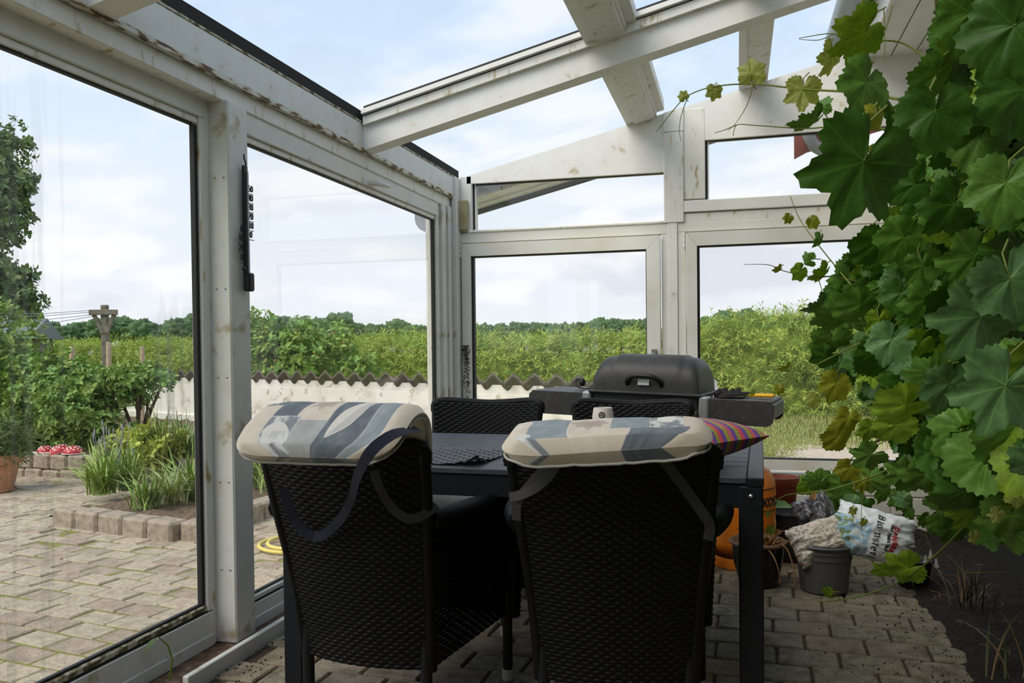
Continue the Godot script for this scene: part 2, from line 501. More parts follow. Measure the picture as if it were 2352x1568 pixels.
# ---------------------------------------------------------------- floor inside
func build_floor() -> void:
	var fl := thing("floor", "paved floor of grey concrete blocks inside the glazed room", "floor", Vector3.ZERO, 0.0, "", "structure")
	box_part(fl, "bedding", mats.joint_in, -1.72, 1.22, -0.12, -0.012, -5.2, 1.2, 0.0)
	var shapes := [paver_mesh(0.201, 0.06, 0.146), paver_mesh(0.2, 0.06, 0.145)]
	var skins := [mats.brick_in, mats.brick_in, mats.brick_in_b, mats.brick_in_c]
	var left := []
	var row := 0
	var z := -5.09
	while z < 1.1:
		var x0 := 0.338 + (0.105 if row % 2 else 0.0) - 0.105
		var x := x0 - 0.21 * 10
		while x < 0.74:
			var wide := 1.0
			var cx := x + 0.105
			if cx > -1.72 + 0.02 and cx < 0.78:
				var at := Vector3(cx, -0.031 + rng.randf_range(-0.004, 0.002), z + 0.02 * (cx - 0.3) * 1.4)
				var turn := Basis.from_euler(Vector3(rng.randf_range(-0.012, 0.012), rng.randf_range(-0.02, 0.02) - 0.03, rng.randf_range(-0.012, 0.012)))
				if z < -1.75 and not (z > -3.2 and cx > 0.75):
					var o := inst(shapes[rng.randi() % 2], "paving_block", skins[rng.randi() % 4], fl)
					o.transform = Transform3D(turn.scaled(Vector3(wide, 1, 1)), at)
				else:
					left.append(Transform3D(turn, at))
			x += 0.21
		z += 0.157
		row += 1
	copies(shapes[0], left, "paving_behind", mats.brick_in, fl)
	# open soil along the house wall
	var soil := MB.new()
	var f := FastNoiseLite.new()
	f.seed = 4
	f.frequency = 6.0
	soil.grid(24, 110, func(u: float, w: float) -> Vector3:
		var x := lerpf(0.66, 1.22, u)
		var zz := lerpf(1.1, -5.15, w)
		return Vector3(x, -0.02 + 0.035 * smoothstep(0.05, 0.3, u) + 0.03 * f.get_noise_2d(x, zz) * smoothstep(0.0, 0.3, u) + 0.02 * u, zz))
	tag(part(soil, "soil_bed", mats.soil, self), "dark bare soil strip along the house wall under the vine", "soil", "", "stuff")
	# crumbs of soil spread over the blocks by the bed and along the sill
	var crumb := MB.new()
	crumb.box(Vector3.ZERO, Vector3(0.012, 0.005, 0.009), Basis.from_euler(Vector3(0.3, 0.5, 0.2)), 0.002)
	var spots := []
	for k in 520:
		var p := Vector3(rng.randf_range(0.1, 0.8), 0.001, rng.randf_range(-4.3, -2.3))
		p.x = 0.78 - absf(rng.randfn(0.0, 0.2))
		if rng.randf() < 0.35: p = Vector3(-1.7 + absf(rng.randfn(0.0, 0.08)), 0.001, rng.randf_range(-3.6, -2.2))
		spots.append(Transform3D(Basis.from_euler(Vector3(0, rng.randf() * TAU, 0)).scaled(Vector3.ONE * rng.randf_range(0.2, 0.8)), p))
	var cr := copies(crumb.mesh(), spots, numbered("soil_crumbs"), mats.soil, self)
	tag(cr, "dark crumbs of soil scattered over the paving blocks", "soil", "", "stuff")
	# little bright stones and straws in the soil
	var straw := MB.new()
	straw.tube(PackedVector3Array([Vector3(-0.04, 0, 0), Vector3(-0.01, 0.008, 0.012), Vector3(0.02, 0.004, -0.004), Vector3(0.05, 0, 0.01)]), 0.0012, 4)
	spots = []
	for k in 60:
		spots.append(Transform3D(Basis.from_euler(Vector3(0, rng.randf() * TAU, 0)).scaled(Vector3.ONE * rng.randf_range(0.3, 1.0)), Vector3(rng.randf_range(0.74, 1.15), 0.03, rng.randf_range(-4.4, -2.2))))
	tag(copies(straw.mesh(), spots, numbered("dry_straws"), mats.dry_leaf, self), "thin dry straws and roots lying on the soil strip", "straw", "", "stuff")

# ---------------------------------------------------------------- long glazed wall
func build_left_wall() -> void:
	var w := thing("wall_left", "white painted timber posts and beams of the long glazed wall", "wall", Vector3.ZERO, 0.0, "", "structure")
	box_part(w, "eave_beam", mats.shaded_paint, -1.90, -1.76, 2.06, 2.20, -5.14, 1.2, 0.006)
	box_part(w, "beam_stain", mats.stain_strip, -1.775, -1.757, 2.058, 2.08, -5.13, 1.2, 0.002)
	box_part(w, "head_trim", mats.worn_paint, -1.91, -1.782, 1.995, 2.06, -5.14, 1.2, 0.004)
	box_part(w, "post", mats.shaded_paint, -1.90, -1.76, 0.03, 2.0, -2.735, -2.61, 0.006)
	box_part(w, "post", mats.shaded_paint, -1.90, -1.76, 0.03, 2.0, -0.32, -0.20, 0.006)
	box_part(w, "corner_post", mats.shaded_paint, -1.9, -1.745, 0.0, 2.2, -5.25, -5.06, 0.004)
	box_part(w, "corner_bead", mats.shaded_paint, -1.768, -1.738, 0.0, 2.06, -5.075, -5.04, 0.004)
	box_part(w, "corner_board", mats.khaki_board, -1.772, -1.688, 1.86, 2.056, -5.15, -5.115, 0.006)
	var sill := box_part(w, "sill", mats.brown_sill, -1.95, -1.735, 0.0, 0.03, -5.1, 1.2, 0.004)
	sill.set_meta("label", "brown weathered timber sill")
	box_part(w, "floor_rail", mats.shaded_paint, -1.735, -1.712, -0.02, 0.048, -5.1, -2.27, 0.003)
	box_part(w, "floor_rail", mats.shaded_paint, -1.735, -1.715, -0.02, 0.03, -2.262, 1.2, 0.003)
	box_part(w, "plinth", mats.house_plaster, -1.95, -1.735, -0.3, 0.0, -5.2, 1.2, 0.0)
	var b := MB.new()
	for p in [[1.32, 0.0], [1.0, 0.0], [0.62, 0.0], [0.3, 0.0], [1.72, 0.0]]:
		for dz in [0.018, -0.018]:
			b.lathe([Vector2(0.0042, 0.0), Vector2(0.0042, 0.0015), Vector2(0.0, 0.003)], 8, Vector3(-1.80 + dz, p[0], -2.61), Basis(Vector3.RIGHT, PI / 2))
	part(b, "screw_heads", mats.chrome, w).set_meta("kind", "stuff")
	# window by the post, set back: sash, bead and gasket
	sash("window_1", "large dirty sliding pane with streaks of condensation, left of the thermometer post", -1.84, 0.185, 1.90, -0.33, -2.545, true)
	sash("window_2", "sliding pane between the thermometer post and the room corner", -1.79, 0.157, 1.885, -2.76, -4.80, false)
	# gutter outside the eave
	var gt := MB.new()
	gt.grid(10, 1, func(u: float, v: float) -> Vector3:
		var a := PI * (1.0 + u)
		return Vector3(-2.17 + 0.075 * cos(a), 2.17 + 0.075 * sin(a), lerpf(1.2, -5.32, v)))
	gt.extrude(half_disc(0.075, 10), -5.325, -5.32, Transform3D(Basis.IDENTITY, Vector3(-2.17, 2.17, 0)))
	var gu := thing("gutter", "grey half-round gutter along the eave outside the sliding panes", "gutter")
	part(gt, "trough", mats.zinc, gu)
	var br := MB.new()
	var arc := PackedVector2Array([Vector2(-2.03, 2.1), Vector2(-2.115, 2.1)])
	for k in 7:
		var a := PI + PI / 2 * k / 6.0
		arc.append(Vector2(-2.03 + 0.085 * cos(a), 1.985 + 0.1 * sin(a)))
	br.extrude(arc, -5.285, -5.27)
	part(br, "corner_bracket", mats.zinc, gu)
	var cb := MB.new()
	cb.span(-2.03, -1.9, 0.0, 2.2, -5.3, -5.25, 0.004)
	part(cb, "outer_corner_board", mats.shaded_paint, w)
func half_disc(r: float, k: int) -> PackedVector2Array:
	var o := PackedVector2Array()
	for s in k + 1:
		var a := PI * (1.0 + float(s) / k)
		o.append(Vector2(cos(a), sin(a)) * r)
	return o

func sash(called: String, label: String, x: float, y0: float, y1: float, z0: float, z1: float, worn: bool) -> void:
	# x: inner face of the frame; y0..y1, z0 > z1: edges of the glass
	var w := thing(called, label, "window", Vector3.ZERO, 0.0, "", "structure")
	var m: Material = mats.shaded_paint
	var st := 0.045
	box_part(w, "top_rail", m, x - 0.05, x, y1 + 0.03, 2.0, z1 - st, z0 + st)
	box_part(w, "top_bead", mats.worn_paint, x - 0.045, x - 0.012, y1 + 0.006, y1 + 0.03, z1 - st * 0.4, z0 + st)
	box_part(w, "bottom_rail", m, x - 0.05, x, 0.03, y0 - 0.03, z1 - st, z0 + st)
	box_part(w, "bottom_groove", mats.dark_gap, x - 0.046, x - 0.004, y0 - 0.032, y0 - 0.026, z1 - st, z0 + st, 0.0)
	box_part(w, "bottom_bead", mats.rot if worn else mats.shaded_paint, x - 0.045, x - 0.008, y0 - 0.026, y0 - 0.004, z1 - st * 0.4, z0 + st, 0.004)
	box_part(w, "rail_board", m, x - 0.05, x + 0.005, 0.03, 0.075, z1 - st, z0 + st, 0.003)
	box_part(w, "stile", mats.worn_paint if worn else m, x - 0.05, x - 0.004, 0.03, 2.0, z1 - 0.07, z1 - 0.018)
	if not worn:
		box_part(w, "outer_stile", m, x - 0.05, x + 0.012, 0.03, 2.0, z1 - 0.16, z1 - 0.085)
		box_part(w, "jamb", m, x - 0.05, x + 0.022, 0.03, 2.0, z1 - 0.25, z1 - 0.175)
	box_part(w, "stile", m, x - 0.05, x, 0.03, 2.0, z0 + 0.002, z0 + st + 0.02)
	var g := MB.new()
	g.span(x - 0.034, x - 0.02, y1 - 0.002, y1 + 0.008, z1, z0, 0.0)
	g.span(x - 0.034, x - 0.02, y0 - 0.006, y0 + 0.004, z1, z0, 0.0)
	g.span(x - 0.034, x - 0.016, y0, y1, z1 - 0.018, z1, 0.0)
	part(g, "gasket", mats.gasket, w)
	var p := MB.new()
	p.grid(1, 1, func(u: float, v: float) -> Vector3: return Vector3(x - 0.027, lerpf(y0, y1, v), lerpf(z0, z1, u)))
	part(p, "pane", film_glass(y0, y1, z0, z1) if worn else mats.glass, w)
	if not worn:
		var h := MB.new()
		h.tube(PackedVector3Array([Vector3(x - 0.004, 1.93, -3.86), Vector3(x + 0.03, 1.93, -3.86), Vector3(x + 0.05, 1.932, -3.90), Vector3(x + 0.055, 1.934, -3.97)]), [0.014, 0.014, 0.014, 0.011], 10)
		part(h, "knob", mats.upvc, w)

# condensation and lime streaks between the two sheets of the near pane
func film_glass(y0: float, y1: float, z0: float, z1: float) -> StandardMaterial3D:
	var wd := 512
	var ht := 512
	var im := Image.create(wd, ht, false, Image.FORMAT_RGBA8)
	var f := FastNoiseLite.new()
	f.seed = 77
	f.noise_type = FastNoiseLite.TYPE_SIMPLEX_SMOOTH
	f.frequency = 0.02
	f.fractal_octaves = 4
	for y in ht:
		for x in wd:
			var u := (x + 0.5) / wd
			var hgt := lerpf(y0, y1, (y + 0.5) / ht)
			var zz := lerpf(z0, z1, u)
			var streak := f.get_noise_2d(x * 4.2, y * 0.12 + 40.0)
			var cloud := f.get_noise_2d(x * 0.9 + 300.0, y * 0.7)
			var a := 0.03
			# streaky patch of condensation beside the post
			var near := smoothstep(-2.28, -2.40, zz) * smoothstep(1.30, 1.2, hgt + streak * 0.12) * smoothstep(0.86, 1.0, hgt + streak * 0.2)
			a += near * (0.12 + 0.5 * maxf(0.0, streak + 0.05))
			# runs further towards the camera
			var far := smoothstep(-2.0, -1.92, zz) * smoothstep(0.0, 0.35, streak) * smoothstep(2.0, 1.5, hgt)
			a += far * 0.16
			# lime film on the lower third
			a += smoothstep(0.85, 0.3, hgt + cloud * 0.5) * (0.13 + 0.14 * cloud)
			im.set_pixel(x, y, Color(0.86, 0.87, 0.85, clampf(a, 0.02, 0.6)))
	return pane_material(1.0, ImageTexture.create_from_image(im))

# ---------------------------------------------------------------- gable wall
func build_back_wall() -> void:
	var w := thing("wall_back", "white painted gable wall framing around the end windows", "wall", Vector3.ZERO, 0.0, "", "structure")
	var Z := -5.15
	var D := Z - 0.09
	box_part(w, "side_board", mats.paint, -1.745, -1.668, 1.85, 2.215, D, Z, 0.004)
	box_part(w, "centre_post", mats.worn_paint, -0.43, -0.31, 1.845, 2.398, D, Z + 0.012, 0.004)
	box_part(w, "centre_mullion", mats.paint, -0.412, -0.35, 0.0, 1.85, D, Z + 0.006, 0.003)
	box_part(w, "side_post", mats.worn_paint, -0.31, -0.183, 1.985, 2.53, D, Z, 0.004)
	box_part(w, "mid_rail", mats.paint, -0.31, 1.3, 1.905, 1.975, D, Z + 0.01, 0.004)
	box_part(w, "lower_strip", mats.worn_paint, -0.31, 1.3, 1.845, 1.9, D, Z - 0.004, 0.003)
	box_part(w, "transom_bead", mats.worn_paint, -1.7, -0.43, 1.842, 1.862, D, Z + 0.008, 0.006)
	# gable boards under the roof slope
	var b := MB.new()
	b.extrude(PackedVector2Array([Vector2(-1.70, 2.165), Vector2(-0.425, 2.16), Vector2(-0.425, roof_y(-0.425)), Vector2(-1.70, roof_y(-1.70))]), D, Z)
	part(b, "gable_board", mats.paint, w)
	b = MB.new()
	b.extrude(PackedVector2Array([Vector2(-0.31, 2.335), Vector2(1.3, 2.345), Vector2(1.3, 2.95), Vector2(0.8, roof_y(0.8)), Vector2(-0.31, roof_y(-0.31))]), D, Z - 0.002)
	part(b, "gable_board", mats.paint, w)
	b = MB.new()
	b.extrude(PackedVector2Array([Vector2(-0.43, 2.4), Vector2(-0.31, 2.4), Vector2(-0.31, roof_y(-0.31)), Vector2(-0.43, roof_y(-0.43))]), D, Z + 0.012)
	part(b, "gable_board", mats.paint, w)
	box_part(w, "end_panel", mats.paint, 1.02, 1.3, 0.3, 2.34, D, Z - 0.002, 0.0)
	# low painted block wall under the windows
	var low := box_part(w, "low_wall", mats.house_plaster, -1.75, 1.3, -0.05, 0.315, D - 0.1, Z - 0.012, 0.0)
	low.set_meta("label", "low painted block wall")
	for k in 3:
		for j in 8:
			var x0 := -1.75 + j * 0.4 + (0.2 if k % 2 else 0.0)
			box_part(w, "block", mats.house_plaster, x0 + 0.004, minf(x0 + 0.396, 1.3), 0.004 + k * 0.104, 0.1 + k * 0.104, Z - 0.03, Z - 0.004, 0.004)
	# casement door and fixed casement below, two lights above
	casement("door_1", "white casement door with a grey lever handle behind the grill", "door", -1.76, -0.412, 0.02, 1.845, -1.673, -0.538, 0.42, 1.69, true)
	casement("window_3", "large white framed window above the flower pots, half hidden by the vine", "window", -0.35, 1.05, 0.315, 1.845, -0.234, 0.949, 0.413, 1.698, false)
	light("window_4", "upper pane in the gable showing the roof overhang outside", -1.668, -0.43, 1.862, 2.163)
	light("window_5", "upper pane in the gable beside the vine with a downpipe outside", -0.183, 1.02, 1.977, 2.338)
	# dark mould growing on the door frame
	var spots := []
	var mould := MB.new()
	mould.box(Vector3.ZERO, Vector3(0.005, 0.006, 0.0016), Basis.IDENTITY, 0.0)
	for k in 420:
		var t := rng.randf()
		var p := Vector3(-1.715 + rng.randfn(0.0, 0.012) + 0.012 * (1.0 - t), 1.13 - absf(rng.randfn(0.0, 0.13)) - 0.02, Z + 0.0225)
		if t < 0.1: p.y -= 0.2
		p.x = clampf(p.x, -1.742, -1.684)
		spots.append(Transform3D(Basis.from_euler(Vector3(0, 0, rng.randf() * 3)).scaled(Vector3.ONE * rng.randf_range(0.3, 1.1)), p))
	tag(copies(mould.mesh(), spots, numbered("mould_patch"), mats.brown_stem_dark if mats.has("brown_stem_dark") else mat("mould", rgb8(62, 48, 40), 0.95), self), "brown black mould patch growing on the white door stile", "mould", "", "stuff")

func roof_y(x: float) -> float:
	return 2.20 + SLOPE * (x + 1.76)

func casement(called: String, label: String, category: String, x0: float, x1: float, y0: float, y1: float, gx0: float, gx1: float, gy0: float, gy1: float, handle: bool) -> void:
	var w := thing(called, label, category, Vector3.ZERO, 0.0, "", "structure")
	var Z := -5.15
	var m: Material = mats.upvc
	var lf := 0.062
	# outer frame
	box_part(w, "frame_top", m, x0, x1, gy1 + lf + 0.028, y1, Z - 0.07, Z, 0.003)
	box_part(w, "frame_bottom", m, x0, x1, y0, gy0 - lf - 0.02, Z - 0.07, Z, 0.003)
	box_part(w, "frame_side", m, x0, gx0 - lf - 0.006, y0, y1, Z - 0.07, Z - 0.002, 0.003)
	box_part(w, "frame_side", m, gx1 + lf + 0.028, x1, y0, y1, Z - 0.07, Z - 0.002, 0.003)
	# leaf with mitred corners, proud of the frame
	var a := Vector2(gx0 - lf, gy0 - lf)
	var c := Vector2(gx1 + lf + 0.02, gy1 + lf + 0.02)
	for e in 4:
		var o := PackedVector2Array()
		if e == 0: o = PackedVector2Array([Vector2(a.x, a.y), Vector2(c.x, a.y), Vector2(gx1, gy0), Vector2(gx0, gy0)])
		elif e == 1: o = PackedVector2Array([Vector2(c.x, a.y), Vector2(c.x, c.y), Vector2(gx1, gy1), Vector2(gx1, gy0)])
		elif e == 2: o = PackedVector2Array([Vector2(c.x, c.y), Vector2(a.x, c.y), Vector2(gx0, gy1), Vector2(gx1, gy1)])
		else: o = PackedVector2Array([Vector2(a.x, c.y), Vector2(a.x, a.y), Vector2(gx0, gy0), Vector2(gx0, gy1)])
		var mid := Vector2.ZERO
		for q in o: mid += q * 0.25
		var sh := PackedVector2Array()
		for q in o: sh.append(mid + (q - mid) * 0.999)
		var b := MB.new()
		b.extrude(sh, Z - 0.05, Z + 0.02)
		part(b, "leaf_rail" if e % 2 == 0 else "leaf_stile", m, w)
	var g := MB.new()
	g.span(gx0, gx1, gy1 - 0.008, gy1 + 0.001, Z - 0.035, Z + 0.012, 0.0)
	g.span(gx0, gx1, gy0 - 0.001, gy0 + 0.007, Z - 0.035, Z + 0.012, 0.0)
	g.span(gx0 - 0.001, gx0 + 0.014, gy0, gy1, Z - 0.035, Z + 0.004, 0.0)
	g.span(gx1 - 0.005, gx1 + 0.001, gy0, gy1, Z - 0.035, Z + 0.012, 0.0)
	part(g, "gasket", mats.gasket, w)
	var p := MB.new()
	p.grid(1, 1, func(u: float, v: float) -> Vector3: return Vector3(lerpf(gx0, gx1, u), lerpf(gy0, gy1, v), Z - 0.025))
	part(p, "pane", mats.glass, w)
	# hinges on the left
	for y in [gy1 + 0.045, gy0 + 0.1]:
		var b := MB.new()
		for k in 3: b.tube(PackedVector3Array([Vector3(gx0 - lf - 0.012, y - 0.05 + k * 0.03, Z + 0.012), Vector3(gx0 - lf - 0.012, y - 0.023 + k * 0.03, Z + 0.012)]), 0.009, 10)
		part(b, "hinge", mats.upvc, w)
	if handle:
		var h := MB.new()
		h.box(Vector3(gx1 + 0.044, 1.05, Z + 0.03), Vector3(0.032, 0.055, 0.022), Basis.IDENTITY, 0.004)
		h.tube(PackedVector3Array([Vector3(gx1 + 0.044, 1.045, Z + 0.03), Vector3(gx1 + 0.044, 1.043, Z + 0.062), Vector3(gx1 + 0.03, 1.036, Z + 0.072), Vector3(gx1 - 0.035, 0.99, Z + 0.072)]), [0.009, 0.01, 0.01, 0.009], 10)
		part(h, "lever_handle", mats.chrome, w)

func light(called: String, label: String, x0: float, x1: float, y0: float, y1: float) -> void:
	var w := thing(called, label, "window", Vector3.ZERO, 0.0, "", "structure")
	var Z := -5.15
	var g := MB.new()
	g.span(x0, x0 + 0.012, y0, y1, Z - 0.06, Z - 0.03, 0.0)
	g.span(x0, x1, y1 - 0.006, y1, Z - 0.06, Z - 0.03, 0.0)
	part(g, "gasket", mats.gasket, w)
	var b := MB.new()
	b.span(x0 + 0.013, x0 + 0.02, y0, y1, Z - 0.07, Z - 0.03, 0.0)
	part(b, "bead", mats.paint, w)
	var p := MB.new()
	p.grid(1, 1, func(u: float, v: float) -> Vector3: return Vector3(lerpf(x0, x1, u), lerpf(y0, y1, v), Z - 0.045))
	part(p, "pane", mats.glass, w)

# ---------------------------------------------------------------- roof
func sloped(b: MB, x0: float, x1: float, low: float, high: float, z0: float, z1: float) -> void:
	# a bar that follows the roof between x0 and x1, from low to high above the rafter top line
	b.extrude(PackedVector2Array([Vector2(x0, roof_y(x0) + low), Vector2(x1, roof_y(x1) + low), Vector2(x1, roof_y(x1) + high), Vector2(x0, roof_y(x0) + high)]), minf(z0, z1), maxf(z0, z1))

func build_roof() -> void:
	var w := thing("ceiling", "glass roof on white painted rafters and purlins", "roof", Vector3.ZERO, 0.0, "", "structure")
	var b: MB
	for z in [-3.83, -2.05, -0.27]:
		b = MB.new()
		sloped(b, -1.762, 1.22, -0.132, -0.018, z, z + 0.10)
		part(b, "rafter", mats.paint, w)
		b = MB.new()
		sloped(b, -1.75, 1.22, -0.018, 0.022, z - 0.03, z + 0.125)
		part(b, "glazing_bar", mats.worn_paint, w)
		b = MB.new()
		sloped(b, -1.75, 1.22, 0.03, 0.052, z - 0.045, z + 0.145)
		part(b, "glazing_bar", mats.paint, w)
		b = MB.new()
		sloped(b, -1.75, 1.22, 0.02, 0.075, z - 0.02, z + 0.115)
		part(b, "bar_gasket", mats.gasket, w)
	# purlins along the room, boxed and with a bead
	for x in [[-0.655, -0.47], [0.015, 0.18]]:
		b = MB.new()
		sloped(b, x[0], x[1], 0.0, 0.075, -5.15, 1.2)
		part(b, "purlin", mats.paint, w)
		b = MB.new()
		sloped(b, x[0] + 0.05, x[1] - 0.012, -0.014, 0.0, -5.14, 1.2)
		part(b, "purlin_board", mats.worn_paint, w)
	b = MB.new()
	sloped(b, -0.47, -0.425, 0.02, 0.075, -5.15, 1.2)
	part(b, "purlin_bead", mats.worn_paint, w)
	# eave: dark gap and weathered bead where the panes rest on the beam
	box_part(w, "eave_gasket", mats.dark_gap, -1.87, -1.772, 2.198, 2.262, -5.2, 1.2, 0.0)
	box_part(w, "eave_bead", mats.rot, -1.775, -1.757, 2.196, 2.206, -5.14, 1.2, 0.002)
	# panes between bars
	var bays := [[-5.62, -5.17], [-5.15, -3.83], [-3.73, -2.05], [-1.95, -0.27], [-0.17, 1.2]]
	var cuts := [[-1.98, -0.56], [-0.56, 0.1], [0.1, 0.8]]
	var dirty := roof_film()
	for z in bays:
		for x in cuts:
			if z[0] < -5.2 and x[0] > 0.0: continue
			var p := MB.new()
			p.grid(1, 1, func(u: float, v: float) -> Vector3:
				var xx: float = lerpf(x[0], x[1], u)
				return Vector3(xx, roof_y(xx) + 0.078, lerpf(z[1], z[0], v)))
			part(p, "roof_pane", dirty, w)
	# overhang beyond the gable: underside boards and a dark capped verge
	b = MB.new()
	sloped(b, -1.98, 0.5, -0.135, -0.11, -5.56, -5.24)
	part(b, "verge_soffit", mats.worn_paint, w)
	b = MB.new()
	sloped(b, -1.98, 0.5, -0.148, -0.135, -5.42, -5.40)
	part(b, "verge_bead", mats.paint, w)
	b = MB.new()
	sloped(b, -1.98, 0.5, -0.165, 0.06, -5.60, -5.56)
	part(b, "verge_board", mat("slate_grey", rgb8(84, 86, 88), 0.8), w)
	# unseen wall behind the camera closes the room; dark brown to cut fill light
	var fr := thing("wall_front", "unseen end wall closing the room, coloured dark brown to cut fill light", "wall", Vector3.ZERO, 0.0, "", "structure")
	b = MB.new()
	b.extrude(PackedVector2Array([Vector2(-1.9, -0.05), Vector2(1.3, -0.05), Vector2(1.3, 3.0), Vector2(-1.9, roof_y(-1.9) + 0.06)]), 1.2, 1.35)
	part(b, "wall_panel", grained("dark_end_wall", noise_tex(52, 0.03, [[0.0, rgb8(92, 66, 54)], [1.0, rgb8(138, 104, 88)]], 256, 4), 1.0, 0.9), fr)

# dust on the roof panes, with a grain of its own
func roof_film() -> StandardMaterial3D:
	var im := Image.create(256, 256, false, Image.FORMAT_RGBA8)
	var f := FastNoiseLite.new()
	f.seed = 5
	f.frequency = 0.03
	f.fractal_octaves = 5
	for y in 256:
		for x in 256:
			var k := f.get_noise_2d(x * 0.35, y * 0.35)
			im.set_pixel(x, y, Color(0.9, 0.92, 0.93, clampf(0.03 + 0.1 * maxf(0.0, k), 0.02, 0.2)))
	return pane_material(1.0, ImageTexture.create_from_image(im))

# ---------------------------------------------------------------- house side
func build_house_side() -> void:
	var w := thing("wall_right", "white plastered house wall behind the grapevine", "wall", Vector3.ZERO, 0.0, "", "structure")
	box_part(w, "wall_panel", mats.house_plaster, 1.22, 1.42, -0.05, 3.3, -6.3, 1.35, 0.0)
	box_part(w, "shade_strip", mat("vine_shade_black", rgb8(38, 36, 33), 0.8), 1.2, 1.25, -0.05, 0.42, -5.15, 1.3, 0.004)  # added near-black strip, painted for the deep shade under the vine
	var s := thing("trim_1", "white boarded eave soffit of the house with dark gaps", "soffit", Vector3.ZERO, 0.0, "", "structure")
	for k in 4:
		box_part(s, "soffit_board", mats.paint, 0.735 + k * 0.125, 0.735 + k * 0.125 + 0.118, 2.735, 2.755, -5.3, 1.3, 0.004)
	box_part(s, "backing", mats.dark_gap, 0.735, 1.24, 2.752, 2.78, -5.3, 1.3, 0.0)
	box_part(s, "fascia", mats.paint, 0.705, 0.732, 2.715, 2.93, -5.3, 1.3, 0.004)
	box_part(s, "end_edge", mats.dark_gap, 0.70, 0.712, 2.71, 2.79, -5.31, -5.295, 0.0)
	# house roof above the soffit keeps the sky out
	var b := MB.new()
	b.extrude(PackedVector2Array([Vector2(0.72, 2.93), Vector2(1.42, 3.2), Vector2(3.5, 4.0), Vector2(3.5, 4.1), Vector2(0.62, 3.0)]), -5.4, 1.4)
	part(b, "house_roof", mats.red_board, s)
	# gutter on the fascia, seen through the glass roof
	var g := thing("house_gutter", "large grey zinc gutter on the house eave above the glass roof", "gutter", Vector3.ZERO)
	b = MB.new()
	b.tube(PackedVector3Array([Vector3(0.61, 2.945, -5.45), Vector3(0.61, 2.945, 1.3)]), 0.082, 20)
	part(b, "trough", mats.zinc, g)
	for z in [-4.6, -3.6, -2.6]:
		b = MB.new()
		b.tube(PackedVector3Array([Vector3(0.61, 2.945, z), Vector3(0.61, 2.945, z + 0.03)]), 0.087, 20)
		part(b, "bracket", mats.zinc, g)
	# end of the house eave outside the gable: red-brown board and a downpipe elbow
	var e := thing("downpipe", "grey curved downpipe against a red-brown eave end outside the upper pane", "pipe", Vector3.ZERO)
	b = MB.new()
	b.tube(PackedVector3Array([Vector3(0.47, 2.75, -5.886), Vector3(0.465, 2.56, -5.886), Vector3(0.47, 2.48, -5.886), Vector3(0.50, 2.42, -5.886), Vector3(0.56, 2.38, -5.886), Vector3(0.66, 2.33, -5.886), Vector3(0.9, 2.22, -5.886)]), 0.042, 16)
	part(b, "elbow", mats.zinc, e)
	var rb := MB.new()
	rb.extrude(PackedVector2Array([Vector2(0.38, 2.36), Vector2(0.46, 2.40), Vector2(1.218, 2.58), Vector2(1.218, 2.95), Vector2(0.38, 2.8)]), -6.0, -5.93)
	tag(part(rb, "eave_end_board", mats.red_board, self), "red-brown painted eave end board behind the downpipe", "board")

# ---------------------------------------------------------------- ground outside
func build_ground() -> void:
	var fd := MB.new()
	fd.span(-140, 140, -0.4, -0.085, -200, 60, 0.0)
	tag(part(fd, "field", mats.grass_ground, self), "wide grassy ground beyond the garden", "ground", "", "structure")
	var sp := MB.new()
	sp.span(-0.6, 6.0, -0.1, -0.062, -10.7, -5.4, 0.0)
	tag(part(sp, "sand_path", mats.sand_path, self), "pale sandy path outside the window by the vine", "path", "", "structure")
	var pa := thing("patio", "patio of beige concrete pavers with mossy joints outside the sliding panes", "patio", Vector3.ZERO, 0.0, "", "structure")
	box_part(pa, "moss_bedding", mats.joint_out, -9.0, -1.95, -0.2, -0.068, -9.2, 3.0, 0.0)
	var shape := paver_mesh(0.199, 0.06, 0.129)
	var skins := [mats.paver, mats.paver_b, mats.paver_c]
	var all := []
	var turn := Basis(Vector3.UP, deg_to_rad(-8.0))
	for r in range(-45, 22):
		for k in range(-32, 12):
			var p := Vector3(-4.0, 0, -3.6) + turn * Vector3((k + (0.5 if r % 2 else 0.0)) * 0.211, 0, r * 0.141)
			if p.x > -2.04 or p.x < -8.6 or p.z > 0.5 or p.z < -7.6: continue
			if p.x > -4.42 and p.x < -3.2 and p.z < -4.5 - (p.x + 3.4) * -0.2: continue
			if p.z < -6.28: continue
			all.append(p)
	var ahead := func(p: Vector3) -> float: return -(cam_basis.inverse() * (p - cam_at)).z
	var seen := []
	var rest := []
	for p in all:
		var q: Vector3 = cam_basis.inverse() * (p - cam_at)
		var sx := CENTRE.x + FOCAL * q.x / -q.z
		var sy := CENTRE.y - FOCAL * q.y / -q.z
		if q.z < 0 and sx > -40 and sx < 700 and sy < 1620 and seen.size() < 3000: seen.append(p)
		else: rest.append(p)
	seen.sort_custom(func(a, b): return ahead.call(a) < ahead.call(b))
	for k in seen.size():
		var p: Vector3 = seen[k]
		p.y = -0.092 + rng.randf_range(-0.006, 0.004)
		var bs := turn * Basis.from_euler(Vector3(rng.randf_range(-0.015, 0.015), rng.randf_range(-0.03, 0.03), rng.randf_range(-0.015, 0.015)))
		if k < 298:
			var o := inst(shape, "paver", skins[rng.randi() % 3], pa)
			o.transform = Transform3D(bs, p)
		else:
			rest.append(p)
	var places := []
	for p in rest: places.append(Transform3D(turn, Vector3(p.x, -0.092 + rng.randf_range(-0.004, 0.004), p.z)))
	copies(shape, places, "pavers_beyond", mats.paver, pa)

